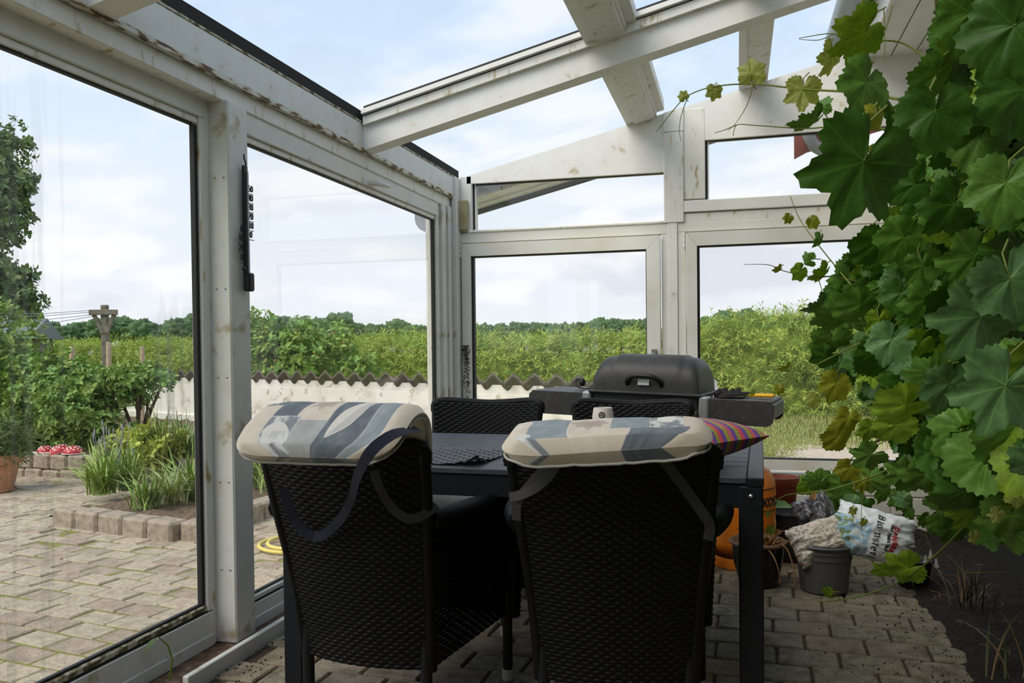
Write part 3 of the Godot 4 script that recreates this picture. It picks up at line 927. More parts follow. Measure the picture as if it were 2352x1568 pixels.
# ---------------------------------------------------------------- plant pieces
func leaf_blade(b: MB, at: Vector3, dir: Vector3, up: Vector3, length: float, width: float, fold := 0.15, droop := 0.25) -> void:
	var side := dir.cross(up).normalized()
	var nn := side.cross(dir).normalized()
	var k := b.v.size()
	var prof := [[0.0, 0.12], [0.28, 0.9], [0.55, 1.0], [0.82, 0.6], [1.0, 0.0]]
	for p in prof:
		var t: float = p[0]
		var mid := at + dir * (length * t) - nn * (droop * length * t * t)
		var wv := side * (width * 0.5 * float(p[1]))
		var lift := nn * (fold * width * float(p[1]))
		b.vert(mid - wv + lift, (nn + side * 0.4).normalized(), Vector2(0, t))
		b.vert(mid, nn, Vector2(0.5, t))
		b.vert(mid + wv + lift, (nn - side * 0.4).normalized(), Vector2(1, t))
	for r in 4:
		for s in 2:
			var a := k + r * 3 + s
			b.i.append_array([a, a + 3, a + 1, a + 1, a + 3, a + 4])

func sprig(count: int, length: float, leaf: float, width: float, sd: int) -> ArrayMesh:
	var r := RandomNumberGenerator.new()
	r.seed = sd
	var b := MB.new()
	for k in count:
		var t := float(k) / count
		var a := k * 2.4 + r.randf() * 0.6
		var d := Vector3(cos(a), 0.55 + 0.5 * t + r.randf_range(-0.3, 0.3), sin(a)).normalized()
		var w := 0.8 + 0.35 * r.randf()
		b.tint = Color(w, w, w * 0.95)
		leaf_blade(b, Vector3(0, length * t, 0), d, Vector3.UP, leaf * r.randf_range(0.7, 1.15), width, 0.12, 0.3)
	return b.mesh()

func random_turn(tilt: float, toward := Vector3.UP) -> Basis:
	var y := (toward + Vector3(rng.randfn(), rng.randfn(), rng.randfn()) * tilt).normalized()
	var x := y.cross(Vector3(rng.randfn(), rng.randfn(), rng.randfn())).normalized()
	return Basis(x, y, x.cross(y))

# leaves of one plant differ a little from each other in hue
func tone(base: Color, vary: float) -> Color:
	var k := 1.0 + rng.randf_range(-vary, vary) * 0.6
	return Color(base.r * k * rng.randf_range(0.86, 1.2), base.g * k, base.b * k)

# leaves filling a list of [centre, radii, count] blobs, mostly near the skin of each blob
func leafy(blobs: Array, mesh: Mesh, m: Material, parent: Node, base: Color, size := 1.0, vary := 0.25, called := "foliage") -> void:
	var places := []
	var tints := []
	for q in blobs:
		for k in int(q[2]):
			var d := Vector3(rng.randfn(), rng.randfn(), rng.randfn()).normalized()
			var r := pow(rng.randf(), 0.45)
			var p: Vector3 = q[0] + d * r * (q[1] as Vector3)
			places.append(Transform3D(random_turn(0.5, (d + Vector3(0, 0.6, 0)).normalized()).scaled(Vector3.ONE * size * rng.randf_range(0.6, 1.25)), p))
			tints.append(tone(base, vary))
	copies(mesh, places, called, m, parent, tints)

func stems(parent: Node, base: Vector3, tips: Array, thick: float, m: Material, called := "stem") -> void:
	for t in tips:
		var b := MB.new()
		var pts := PackedVector3Array()
		var rad := []
		var bow := Vector3(rng.randf_range(-0.08, 0.08), 0.1, rng.randf_range(-0.08, 0.08))
		for k in 7:
			var u := k / 6.0
			pts.append(base.lerp(t, u) + bow * sin(u * PI))
			rad.append(lerpf(thick, thick * 0.25, u))
		b.tube(pts, rad, 6)
		part(b, called, m, parent)

# a clump of arching blades
func blades(count: int, length: float, width: float, spread: float, sd: int, cols: Array) -> ArrayMesh:
	var r := RandomNumberGenerator.new()
	r.seed = sd
	var b := MB.new()
	for k in count:
		var a := r.randf() * TAU
		var out := Vector3(cos(a), 0, sin(a))
		var lean := spread * r.randf_range(0.25, 1.0)
		var ln := length * r.randf_range(0.6, 1.1)
		var start := Vector3(r.randfn(0, 0.04), 0, r.randfn(0, 0.04))
		var side := out.cross(Vector3.UP).normalized()
		b.tint = cols[r.randi() % cols.size()]
		var q := b.v.size()
		for s in 7:
			var u := s / 6.0
			var p := start + out * (lean * ln * (u * 0.5 + u * u * 0.6)) + Vector3.UP * (ln * (u * 1.1 - lean * 0.75 * u * u))
			var wv := side * width * 0.5 * (1.0 - u * u * u) * (0.6 + 0.4 * sin(u * PI))
			var nn := (Vector3.UP * 0.6 - out * 0.4 + out * u).normalized()
			b.vert(p - wv, nn, Vector2(0, u))
			b.vert(p + wv, nn, Vector2(1, u))
		for s in 6:
			var e := q + s * 2
			b.i.append_array([e, e + 2, e + 1, e + 1, e + 2, e + 3])
	return b.mesh()

# ---------------------------------------------------------------- garden
func build_garden() -> void:
	var leafm := foliage("leaf_out", Color.WHITE)
	var grassm := foliage("grass_out", Color.WHITE, 0.6)
	build_garden_wall()
	build_beds(leafm, grassm)
	build_hedge(leafm)
	build_far(leafm)
	build_lawn(grassm, leafm)

func build_garden_wall() -> void:
	var a := Vector3(-9.6, 0, -11.22)
	var e := Vector3(-0.30, 0, -7.62)
	var dir := (e - a).normalized()
	var turn := rad_to_deg(atan2(-dir.z, dir.x))
	var w := thing("garden_wall", "low white plastered garden wall with grey stains in front of the hedge", "wall", a, turn)
	var L := a.distance_to(e)
	box_part(w, "wall_body", mats.plaster, 0.0, L, -0.2, 0.61, -0.13, 0.13, 0.01)
	box_part(w, "wall_crest", mats.plaster, 0.0, L, 0.6, 0.70, 0.08, 0.128, 0.0)
	box_part(w, "plinth", mats.plaster, 0.0, L, -0.2, 0.17, -0.16, 0.16, 0.01)
	var end := MB.new()
	end.tube(PackedVector3Array([Vector3(L - 0.02, -0.1, 0), Vector3(L - 0.02, 0.6, 0), Vector3(L - 0.02, 0.78, 0), Vector3(L - 0.02, 0.82, 0)]), [0.17, 0.17, 0.14, 0.02], 16)
	part(end, "end_pier", mats.plaster, w)
	var pitch := 0.262
	var t := MB.new()
	var m := 14
	for s in [0.03, 0.0]:
		t.grid(m, 1, func(u: float, v: float) -> Vector3:
			return Vector3((u - 0.5) * pitch, -0.04 * cos(u * TAU) + s - 0.12 * v, lerpf(0.19, 0.05, v)))
	for side in [0.19, 0.05]:
		t.grid(m, 1, func(u: float, v: float) -> Vector3:
			return Vector3((u - 0.5) * pitch, -0.04 * cos(u * TAU) + 0.03 * v - (0.12 if side < 0.1 else 0.0), side), side < 0.1)
	var tile := t.mesh()
	var k := 0
	while (k + 0.5) * pitch < L - 0.1:
		var o := inst(tile, "coping_tile", mats.coping, w, Vector3((k + 0.5) * pitch, 0.735 + rng.randf_range(-0.006, 0.006), 0))
		o.rotation = Vector3(-0.12, rng.randf_range(-0.02, 0.02), rng.randf_range(-0.03, 0.03))
		k += 1

func kerb_line(parent: Node, a: Vector3, b: Vector3, count: int, h: float, deep: float) -> void:
	var d := (b - a) / count
	var mesh := MB.new()
	mesh.box(Vector3.ZERO, Vector3(d.length() - 0.01, h, deep), Basis.IDENTITY, 0.016)
	var shape := mesh.mesh()
	for k in count:
		var o := inst(shape, "kerb_block", mats.kerb, parent, a + d * (k + 0.5) + Vector3(0, rng.randf_range(-0.006, 0.006), 0))
		o.rotation = Vector3(rng.randf_range(-0.03, 0.03), atan2(-d.z, d.x) + rng.randf_range(-0.03, 0.03), rng.randf_range(-0.02, 0.02))

func build_beds(leafm: Material, grassm: Material) -> void:
	# front bed edged with concrete blocks
	var e := thing("bed_edging", "low edging of worn concrete blocks round the front flower bed", "edging", Vector3.ZERO)
	kerb_line(e, Vector3(-4.42, -0.02, -4.57), Vector3(-3.30, -0.02, -4.33), 5, 0.15, 0.15)
	kerb_line(e, Vector3(-3.22, -0.02, -4.30), Vector3(-3.12, -0.02, -7.3), 13, 0.15, 0.15)
	var r := thing("bed_retaining_blocks", "two courses of concrete blocks holding the raised bed under the toadstools", "edging", Vector3.ZERO)
	kerb_line(r, Vector3(-7.1, -0.045, -6.36), Vector3(-4.35, -0.045, -6.20), 13, 0.10, 0.16)
	kerb_line(r, Vector3(-7.0, 0.075, -6.37), Vector3(-4.3, 0.075, -6.21), 13, 0.14, 0.16)
	var soil := MB.new()
	var f := FastNoiseLite.new()
	f.seed = 9
	f.frequency = 4.0
	soil.grid(40, 40, func(u: float, v: float) -> Vector3:
		var x := lerpf(-4.75, -3.3, u)
		var z := lerpf(-4.46 - (x + 3.3) * -0.21, -6.08, v)
		return Vector3(x, lerpf(-0.07, 0.0, smoothstep(0.0, 0.35, u)) + 0.03 * f.get_noise_2d(x, z), z))
	tag(part(soil, "bed_soil", mats.soil_out, self), "brown earth of the front flower bed", "soil", "", "stuff")
	var rais := MB.new()
	rais.grid(40, 30, func(u: float, v: float) -> Vector3:
		var x := lerpf(-9.0, -3.0, u)
		var z := lerpf(-6.47, -10.6 + (x + 9.0) * 0.387, v)
		return Vector3(x, 0.11 + 0.05 * f.get_noise_2d(x, z), z))
	tag(part(rais, "raised_bed_soil", mats.soil_out, self), "brown earth of the raised bed below the rose", "soil", "", "stuff")
	# toadstools on the raised edge
	var cap := MB.new()
	cap.lathe([Vector2(0.105, 0.0), Vector2(0.108, 0.012), Vector2(0.1, 0.035), Vector2(0.076, 0.062), Vector2(0.04, 0.08), Vector2(0.0, 0.086)], 24)
	var under := MB.new()
	under.lathe([Vector2(0.0, 0.012), Vector2(0.06, 0.006), Vector2(0.104, 0.0)], 24)
	var capm := cap.mesh()
	var underm := under.mesh()
	var dot := MB.new()
	dot.lathe([Vector2(0.011, 0.0), Vector2(0.008, 0.003), Vector2(0.0, 0.004)], 10)
	var dotm := dot.mesh()
	var what := ["small dark red toadstool cap, dotted white, farthest from the rose", "large red toadstool cap with white dots, tilted in the middle", "bright red domed toadstool cap with white dots beside the tilted one"]
	var spot := [on_z(104, 1036, -6.37), on_z(139, 1036, -6.36), on_z(169, 1041, -6.34)]
	var scl := [0.7, 0.88, 0.82]
	for k in 3:
		var t := thing("toadstool", what[k], "ornament", Vector3(spot[k].x, 0.151, spot[k].z), 30.0 * k, "painted toadstools on the blocks")
		var sub := Node3D.new()
		var c := inst(capm, "cap", mats.toadstool_red, t)
		inst(underm, "underside", mats.toadstool_dot, t)
		c.scale = Vector3.ONE * scl[k]
		if k == 1: t.rotation.z = 0.28
		for j in 26:
			var h := 0.012 + 0.07 * sqrt((j + 0.5) / 26.0)
			var rad := 0.105 * sqrt(maxf(0.02, 1.0 - pow(h / 0.088, 2.0)))
			var a := j * 2.4
			var nn := Vector3(cos(a) * rad * 0.7, h * 0.9, sin(a) * rad * 0.7).normalized()
			var d := inst(dotm, "dot", mats.toadstool_dot, c, Vector3(cos(a) * rad, h, sin(a) * rad))
			d.basis = Basis(Quaternion(Vector3.UP, nn))
		sub.free()
	# terracotta pot at the pane's edge
	var tp := on_level(-18, 1128, -0.062)
	var pot := thing("terracotta_pot", "large terracotta flower pot with a bushy plant on the patio", "flower pot", tp)
	var b := MB.new()
	b.lathe([Vector2(0.0, 0.0), Vector2(0.15, 0.0), Vector2(0.155, 0.01), Vector2(0.205, 0.23), Vector2(0.225, 0.235), Vector2(0.235, 0.31), Vector2(0.215, 0.31), Vector2(0.2, 0.26), Vector2(0.0, 0.25)], 32)
	part(b, "pot", mats.terracotta, pot)
	var sc := MB.new()
	sc.lathe([Vector2(0.0, -0.002), Vector2(0.17, -0.002), Vector2(0.18, 0.025), Vector2(0.17, 0.02)], 28)
	part(sc, "saucer", mats.terracotta, pot)
	leafy([[Vector3(0, 0.42, 0), Vector3(0.3, 0.18, 0.3), 260]], sprig(8, 0.1, 0.11, 0.012, 61), grassm, pot, Color(0.10, 0.16, 0.035))
	# dense shrub at the left edge
	var round_leaf := sprig(6, 0.06, 0.062, 0.036, 3)
	var s := thing("garden_shrub", "dense leafy shrub behind the terracotta pot", "shrub", Vector3(-6.9, 0.1, -6.95))
	stems(s, Vector3.ZERO, [Vector3(-0.5, 1.0, 0.1), Vector3(0.1, 1.1, 0), Vector3(0.5, 0.8, 0.1)], 0.02, mats.bark)
	leafy([[Vector3(-0.75, 0.85, 0), Vector3(0.85, 0.72, 0.4), 1100], [Vector3(0.15, 0.5, 0.05), Vector3(0.55, 0.5, 0.4), 700], [Vector3(-0.3, 0.2, 0.1), Vector3(0.9, 0.25, 0.2), 400]], round_leaf, leafm, s, Color(0.20, 0.33, 0.06))
	# rose with bare forking stems
	var rb := at_depth(316, 1008, 8.3)
	rb.y = 0.12
	var rose := thing("rose_bush", "rose bush with bare forking stems and small leaves before the white wall", "shrub", rb)
	var tips := []
	for q in [[388, 858, 8.2], [345, 830, 8.4], [290, 850, 8.1], [250, 870, 8.3], [215, 905, 8.0], [330, 900, 8.5]]:
		tips.append(at_depth(q[0], q[1], q[2]) - rb)
	stems(rose, Vector3.ZERO, tips, 0.022, mats.bark)
	var blobs := []
	for q in [[370, 875, 8.2, 0.12, 55], [340, 858, 8.4, 0.15, 90], [290, 872, 8.1, 0.19, 150], [245, 882, 8.3, 0.2, 170], [205, 890, 8.0, 0.24, 190], [265, 905, 8.2, 0.2, 110], [325, 905, 8.5, 0.15, 50], [180, 870, 8.4, 0.22, 170], [215, 868, 8.6, 0.17, 120], [160, 940, 7.9, 0.26, 190], [110, 900, 8.2, 0.28, 200], [225, 960, 8.0, 0.22, 130]]:
		blobs.append([at_depth(q[0], q[1], q[2]) - rb, Vector3(1.1, 0.75, 1.0) * float(q[3]), q[4]])
	leafy(blobs, sprig(5, 0.05, 0.05, 0.03, 4), leafm, rose, Color(0.22, 0.35, 0.08), 1.0, 0.3)
	# low ground cover in front of it
	var gc := thing("ground_cover", "low leafy ground cover along the raised block edge", "plant", Vector3(-5.6, 0.13, -6.75))
	leafy([[Vector3(-0.9, 0.1, -0.05), Vector3(0.7, 0.16, 0.18), 300], [Vector3(0.2, 0.1, -0.05), Vector3(0.6, 0.16, 0.18), 260], [Vector3(1.0, 0.1, 0.0), Vector3(0.6, 0.15, 0.2), 240]], sprig(6, 0.05, 0.06, 0.026, 7), leafm, gc, Color(0.2, 0.33, 0.06))
	# clumps of arching blades
	var g1 := [Color(0.27, 0.39, 0.09), Color(0.36, 0.48, 0.12), Color(0.2, 0.33, 0.08)]
	var g2 := [Color(0.36, 0.45, 0.16), Color(0.45, 0.50, 0.22), Color(0.28, 0.38, 0.14)]
	var clump := [
		[238, 1134, 0.42, 0.016, 1.05, 80, g1, "day lily clump of bright green strap leaves falling over the paving"],
		[292, 1125, 0.36, 0.014, 0.9, 50, g1, "low clump of dark strap leaves beside the day lily"],
		[338, 1168, 0.3, 0.012, 0.85, 60, g1, "small tuft of grassy leaves near the front edging blocks"],
		[372, 1095, 0.52, 0.018, 0.55, 70, g2, "tall clump of pale upright iris leaves in the front bed"],
		[425, 1085, 0.5, 0.02, 0.6, 60, g2, "tall pale iris clump next to the sash of the dirty pane"],
		[448, 1150, 0.4, 0.016, 0.85, 60, g1, "spreading tuft of grass leaves by the corner edging block"],
		[392, 1160, 0.34, 0.012, 0.9, 50, g2, "thin pale grass tuft between the iris and the edging"],
		[598, 1120, 0.5, 0.016, 0.55, 60, g1, "green strap leaf clump beside the bed's side edging"],
		[628, 1128, 0.32, 0.013, 0.9, 50, g1, "low grass tuft behind the wicker chair at the bed corner"]]
	var k := 0
	for q in clump:
		k += 1
		var p := on_level(q[0], q[1], 0.0)
		var o := inst(blades(int(q[5] * 1.5), q[2] * 1.2, q[3], q[4], 100 + k, q[6]), "strap_leaf_clump", grassm, self, p)
		tag(o, q[7], "plant", "strap-leaved clumps in the front bed")
	# yellow-green perennial and lavender
	var pp := on_level(300, 1085, 0.02)
	var per := thing("yellow_perennial", "bushy perennial with yellow-green leaves in the middle of the front bed", "plant", pp)
	leafy([[Vector3(0, 0.18, 0), Vector3(0.28, 0.16, 0.2), 170], [Vector3(0.28, 0.22, 0.0), Vector3(0.24, 0.18, 0.2), 130]], sprig(6, 0.07, 0.075, 0.034, 8), leafm, per, Color(0.42, 0.47, 0.08))
	var lav := thing("lavender", "grey lavender with thin flower spikes before the raised blocks", "plant", on_level(258, 1120, 0.0))
	var lb := MB.new()
	for j in 26:
		var a := rng.randf() * TAU
		var top := Vector3(cos(a) * rng.randf_range(0.05, 0.22), rng.randf_range(0.22, 0.5), sin(a) * rng.randf_range(0.02, 0.12))
		lb.tube(PackedVector3Array([Vector3(top.x * 0.3, 0, top.z * 0.3), Vector3(top.x * 0.7, top.y * 0.5, top.z * 0.7), top]), 0.003, 4)
		lb.tube(PackedVector3Array([top, top + Vector3(0, 0.03, 0), top + Vector3(0, 0.06, 0)]), [0.003, 0.007, 0.002], 5)
	part(lb, "spikes", mat("lavender_grey", rgb8(150, 150, 152), 0.9), lav)
	# a ring of yellow hose on the patio
	var hp := on_level(690, 1252, -0.055)
	var ring := PackedVector3Array()
	for j in 33:
		var a := TAU * j / 32.0
		ring.append(hp + Vector3(cos(a) * 0.24, 0.012, sin(a) * 0.22))
	var hb := MB.new()
	hb.tube(ring, 0.011, 10, false)
	var ring2 := PackedVector3Array()
	for j in 20:
		var a := TAU * j / 24.0 + 0.6
		ring2.append(hp + Vector3(0.03 + cos(a) * 0.2, 0.032, 0.02 + sin(a) * 0.2))
	hb.tube(ring2, 0.011, 10)
	tag(part(hb, "garden_hose", mats.hose, self), "coiled yellow garden hose lying on the patio behind the chair", "hose")
	# weed growing through the sill
	var wd := thing("sill_weed", "small green weed growing out of the sill below the dirty pane", "weed", Vector3(-1.79, 0.03, -2.28))
	var wb := MB.new()
	wb.tube(PackedVector3Array([Vector3.ZERO, Vector3(0.004, 0.06, -0.01), Vector3(-0.004, 0.11, 0.0), Vector3(-0.02, 0.145, 0.025)]), [0.004, 0.003, 0.003, 0.002], 6)
	part(wb, "stem", mats.green_stem, wd)
	var wl := MB.new()
	wl.tint = Color(0.07, 0.11, 0.03)
	leaf_blade(wl, Vector3(-0.02, 0.145, 0.025), Vector3(-0.2, -0.3, 0.8).normalized(), Vector3.UP, 0.06, 0.025)
	leaf_blade(wl, Vector3(0.0, 0.07, 0.0), Vector3(0.3, 0.4, 0.6).normalized(), Vector3.UP, 0.03, 0.014)
	part(wl, "leaf", leafm, wd)

func build_hedge(leafm: Material) -> void:
	var path := [Vector3(8.0, 0, -13.3), Vector3(-3.5, 0, -13.4), Vector3(-9.5, 0, -15.4), Vector3(-22, 0, -19.2)]
	var h := thing("hedge", "long clipped willow hedge with fresh yellow-green tips behind the garden wall", "hedge", Vector3.ZERO)
	var f := FastNoiseLite.new()
	f.seed = 3
	f.frequency = 0.5
	f.fractal_octaves = 3
	var core := MB.new()
	var places := []
	var tints := []
	var topp := []
	var topt := []
	for s in 3:
		var a: Vector3 = path[s]
		var c: Vector3 = path[s + 1]
		var d := (c - a)
		var L := d.length()
		d /= L
		var out := Vector3(-d.z, 0, d.x)
		if out.z < 0: out = -out
		core.bar(a + Vector3(0, 0.45, 0) - out * 0.75, c + Vector3(0, 0.45, 0) - out * 0.75, 1.2, 1.05)
		if s == 0: core.bar(Vector3(8.0, 0.75, -13.3) - out * 0.75, Vector3(-0.6, 0.75, -13.38) - out * 0.75, 1.1, 1.2)
		for k in int(L * 460):
			var u := rng.randf() * L
			var tall := lerpf(1.2, 1.5, smoothstep(-1.5, 0.5, (a + d * u).x))
			var y := rng.randf_range(-0.05, tall)
			var p := a + d * u
			var bulge := 0.22 * f.get_noise_2d(p.x + p.z, y * 1.4) - 0.25 * pow(maxf(0.0, y - tall + 0.45) / 0.5, 2.0)
			p += out * (bulge + rng.randf_range(-0.16, 0.05)) + Vector3(0, y, 0)
			places.append(Transform3D(random_turn(0.5, (out + Vector3(0, 0.75, 0)).normalized()).scaled(Vector3.ONE * rng.randf_range(0.7, 1.25)), p))
			tints.append(tone(Color(0.36, 0.47, 0.08), 0.3))
		for k in int(L * 170):
			var u := rng.randf() * L
			var p := a + d * u - out * rng.randf_range(0.05, 1.2)
			var top := lerpf(1.13, 1.42, smoothstep(-1.5, 0.5, p.x)) + 0.12 * f.get_noise_2d(p.x, p.z + 20.0)
			p.y = top + rng.randf_range(-0.12, 0.06) + (0.18 * rng.randf() if rng.randf() < 0.12 else 0.0)
			topp.append(Transform3D(random_turn(0.3).scaled(Vector3.ONE * rng.randf_range(0.8, 1.4)), p))
			topt.append(tone(Color(0.36, 0.47, 0.08), 0.3))
	part(core, "inner_growth", mat("hedge_core", Color(0.36, 0.47, 0.08).linear_to_srgb(), 0.95), h)
	copies(sprig(9, 0.13, 0.082, 0.016, 21), places, "foliage", leafm, h, tints)
	copies(sprig(9, 0.19, 0.085, 0.014, 22), topp, "top_shoots", leafm, h, topt)
	# broad-leaved shrub with yellow flowers in front of the hedge
	var mb := at_depth(650, 900, 12.0)
	mb.y = -0.06
	var m := thing("mallow_shrub", "broad-leaved shrub with tiny yellow flowers in front of the hedge", "shrub", mb)
	var tips := []
	var blobs := []
	for q in [[600, 765, 11.9, 0.26, 130], [590, 830, 11.7, 0.32, 170], [640, 815, 11.8, 0.3, 150], [690, 780, 12.0, 0.3, 150], [700, 840, 11.8, 0.34, 180], [750, 820, 12.1, 0.28, 120], [785, 765, 12.3, 0.14, 40], [780, 810, 12.1, 0.22, 80], [830, 845, 12.0, 0.24, 90], [640, 860, 11.6, 0.3, 120]]:
		var p := at_depth(q[0], q[1], q[2]) - mb
		tips.append(p)
		blobs.append([p, Vector3.ONE * float(q[3]), q[4]])
	stems(m, Vector3.ZERO, tips, 0.02, mats.bark)
	leafy(blobs, sprig(6, 0.09, 0.075, 0.048, 23), leafm, m, Color(0.22, 0.37, 0.07), 1.0, 0.3)
	var fl := MB.new()
	fl.box(Vector3.ZERO, Vector3(0.03, 0.02, 0.03), Basis.IDENTITY, 0.006)
	var spots := []
	for q in blobs:
		for k in 3: spots.append(Transform3D(random_turn(1.0), q[0] + Vector3(rng.randfn(), rng.randfn(), absf(rng.randfn()) + 0.6).normalized() * q[1] * 0.95))
	copies(fl.mesh(), spots, "flowers", mat("flower_yellow", rgb8(226, 186, 60), 0.7), m)

func crown(sd: int, lump: float) -> ArrayMesh:
	var f := FastNoiseLite.new()
	f.seed = sd
	f.frequency = 1.1
	f.fractal_octaves = 5
	f.fractal_gain = 0.62
	var b := MB.new()
	b.grid(64, 40, func(u: float, v: float) -> Vector3:
		var a := u * TAU
		var th := (v - 0.5) * PI
		var d := Vector3(cos(a) * cos(th), sin(th), -sin(a) * cos(th))
		return d * (1.0 + lump * f.get_noise_3dv(d * 1.7)))
	return b.mesh()

func build_far(leafm: Material) -> void:
	# wood on the horizon: each tree a crown on a trunk
	var shapes := [crown(1, 0.65), crown(2, 0.6), crown(3, 0.7), crown(4, 0.75)]
	var skins := []
	for k in 3:
		skins.append(grained("far_crown_%d" % k, noise_tex(60 + k, 0.05, [[0.0, rgb8(52, 74, 52)], [0.5, rgb8(76, 104, 64)], [1.0, rgb8(112, 136, 84)]], 256, 5), 0.35 + 0.08 * k, 0.95))
	var row := []
	for q in range(60, 500, 44): row.append([q, 752 - 9 * sin(q * 0.03) - (6 if q > 380 else 0), 62.0 if (q / 44) % 2 else 67.0])
	for q in range(560, 1000, 44): row.append([q, 752 - 6 * sin(q * 0.05) + (8 if q > 800 else -8), 70.0 if (q / 44) % 2 else 75.5])
	for q in range(1010, 1480, 46): row.append([q, 758 - (8 if q > 1370 else 0), 80.0 if (q / 46) % 2 else 86.0])
	for q in range(1625, 1930, 44): row.append([q, 742 - (16 if q > 1650 and q < 1740 else 0), 40.0 if (q / 44) % 2 else 43.0])
	for q in row:
		var top := at_depth(q[0], q[1] - 6.0 + rng.randf_range(-4, 4), q[2])
		var r: float = q[2] * rng.randf_range(0.0135, 0.016)
		var t := thing("far_tree", "dark green broadleaf tree in the wood on the horizon", "tree", Vector3(top.x, -0.1, top.z), rng.randf() * 360.0, "trees of the far wood")
		var c := inst(shapes[rng.randi() % 4], "crown", skins[rng.randi() % 3], t, Vector3(0, top.y - r * 0.62, 0))
		c.scale = Vector3(r * 1.25, r, r * 1.25)
		var tr := MB.new()
		tr.tube(PackedVector3Array([Vector3.ZERO, Vector3(0, top.y * 0.7, 0)]), [0.25, 0.15], 8)
		part(tr, "trunk", mats.bark, t)
	# near tree at the left edge of the garden
	var tb := Vector3(-12.6, -0.1, -10.2)
	var nt := thing("garden_tree", "broadleaf tree whose branches reach in beside the dirty pane", "tree", tb)
	var tips := []
	var blobs := []
	for q in [[15, 330, 12.2, 0.4, 120], [-5, 420, 12.0, 0.45, 240], [40, 430, 12.2, 0.25, 120], [10, 500, 12.0, 0.36, 200], [-20, 540, 12.4, 0.4, 150], [25, 640, 12.2, 0.3, 120], [60, 700, 12.0, 0.24, 90], [15, 690, 12.4, 0.34, 150], [-30, 660, 12.2, 0.5, 240], [-60, 400, 12.6, 0.7, 260], [-260, 380, 13.0, 0.9, 260], [-220, 240, 13.6, 0.9, 220], [-420, 480, 13.4, 0.9, 240], [-300, 560, 12.4, 0.7, 200]]:
		var p := at_depth(q[0], q[1], q[2]) - tb
		tips.append(p)
		blobs.append([p, Vector3.ONE * float(q[3]), q[4]])
	var tr := MB.new()
	tr.tube(PackedVector3Array([Vector3.ZERO, Vector3(0.05, 1.2, 0), Vector3(0.1, 2.4, 0.05), Vector3(0.15, 4.2, 0.1)]), [0.2, 0.17, 0.13, 0.07], 10)
	part(tr, "trunk", mats.bark, nt)
	stems(nt, Vector3(0.08, 1.9, 0.02), tips, 0.05, mats.bark, "branch")
	leafy(blobs, sprig(6, 0.1, 0.085, 0.055, 31), leafm, nt, Color(0.13, 0.21, 0.07), 1.0, 0.3)
	# clothes post with braced cross arm and lines
	var cp := at_depth(243, 830, 11.5)
	var pole := thing("clothes_post", "weathered wooden clothes post with braced cross arm above the hedge", "post", Vector3(cp.x, -0.1, cp.z), 24.0)
	var b := MB.new()
	b.span(-0.045, 0.045, 0.0, 1.84, -0.045, 0.045, 0.01)
	part(b, "pole", mats.weathered_wood, pole)
	b = MB.new()
	b.bar(Vector3(-0.185, 1.735, 0.06), Vector3(0.185, 1.735, 0.06), 0.05, 0.075, Vector3.UP, 0.008)
	part(b, "cross_arm", mats.weathered_wood, pole)
	for s in [-1.0, 1.0]:
		b = MB.new()
		b.bar(Vector3(0.135 * s, 1.71, 0.03), Vector3(0.02 * s, 1.44, 0.03), 0.05, 0.05, Vector3.UP, 0.006)
		part(b, "brace", mats.weathered_wood, pole)
	for y in [[715, 708], [722, 712], [735, 718], [752, 722]]:
		b = MB.new()
		var a := at_depth(-60, y[0] + 4, 9.5)
		var e := at_depth(218, y[1] + 4, 11.5)
		b.tube(PackedVector3Array([a, a.lerp(e, 0.5) + Vector3(0, -0.03, 0), e]), 0.004, 5)
		tag(part(b, "clothes_line", mats.wire, self), "thin wire line strung from the clothes post", "wire", "clothes lines")
	# stakes beyond the wall
	for q in [[250, 785, 9.0, "round wooden stake right beside the clothes post"], [327, 795, 9.6, "round wooden stake standing alone above the rose bush"], [456, 790, 10.4, "thin wooden stake next to the sash of the dirty pane"], [165, 795, 9.4, "short wooden stake half hidden by the shrub leaves"]]:
		var top := at_depth(q[0], q[1], q[2] + 2.0)
		var sb := MB.new()
		sb.tube(PackedVector3Array([Vector3(-0.03, 0, 0), Vector3(0, top.y + 0.06, 0)]), 0.032, 12)
		var o := part(sb, "garden_stake", mats.stake_wood, self)
		o.position = Vector3(top.x, -0.06, top.z)
		tag(o, q[3], "stake", "garden stakes beyond the wall")
	# shed beyond the shrub
	var sh := at_depth(-90, 770, 19.0)
	var shed := thing("shed", "low shed with a pale grey roof beyond the shrub", "shed", Vector3(sh.x, -0.1, sh.z), 30.0)
	b = MB.new()
	b.span(-1.6, 1.6, 0, 1.55, -1.2, 1.2, 0.0)
	part(b, "walls", mats.weathered_wood, shed)
	b = MB.new()
	b.extrude(PackedVector2Array([Vector2(-1.45, 1.5), Vector2(1.45, 1.5), Vector2(0, 1.98)]), -1.8, 1.8, Transform3D(Basis(Vector3.UP, PI / 2), Vector3.ZERO))
	part(b, "roof", mats.roof_far, shed)

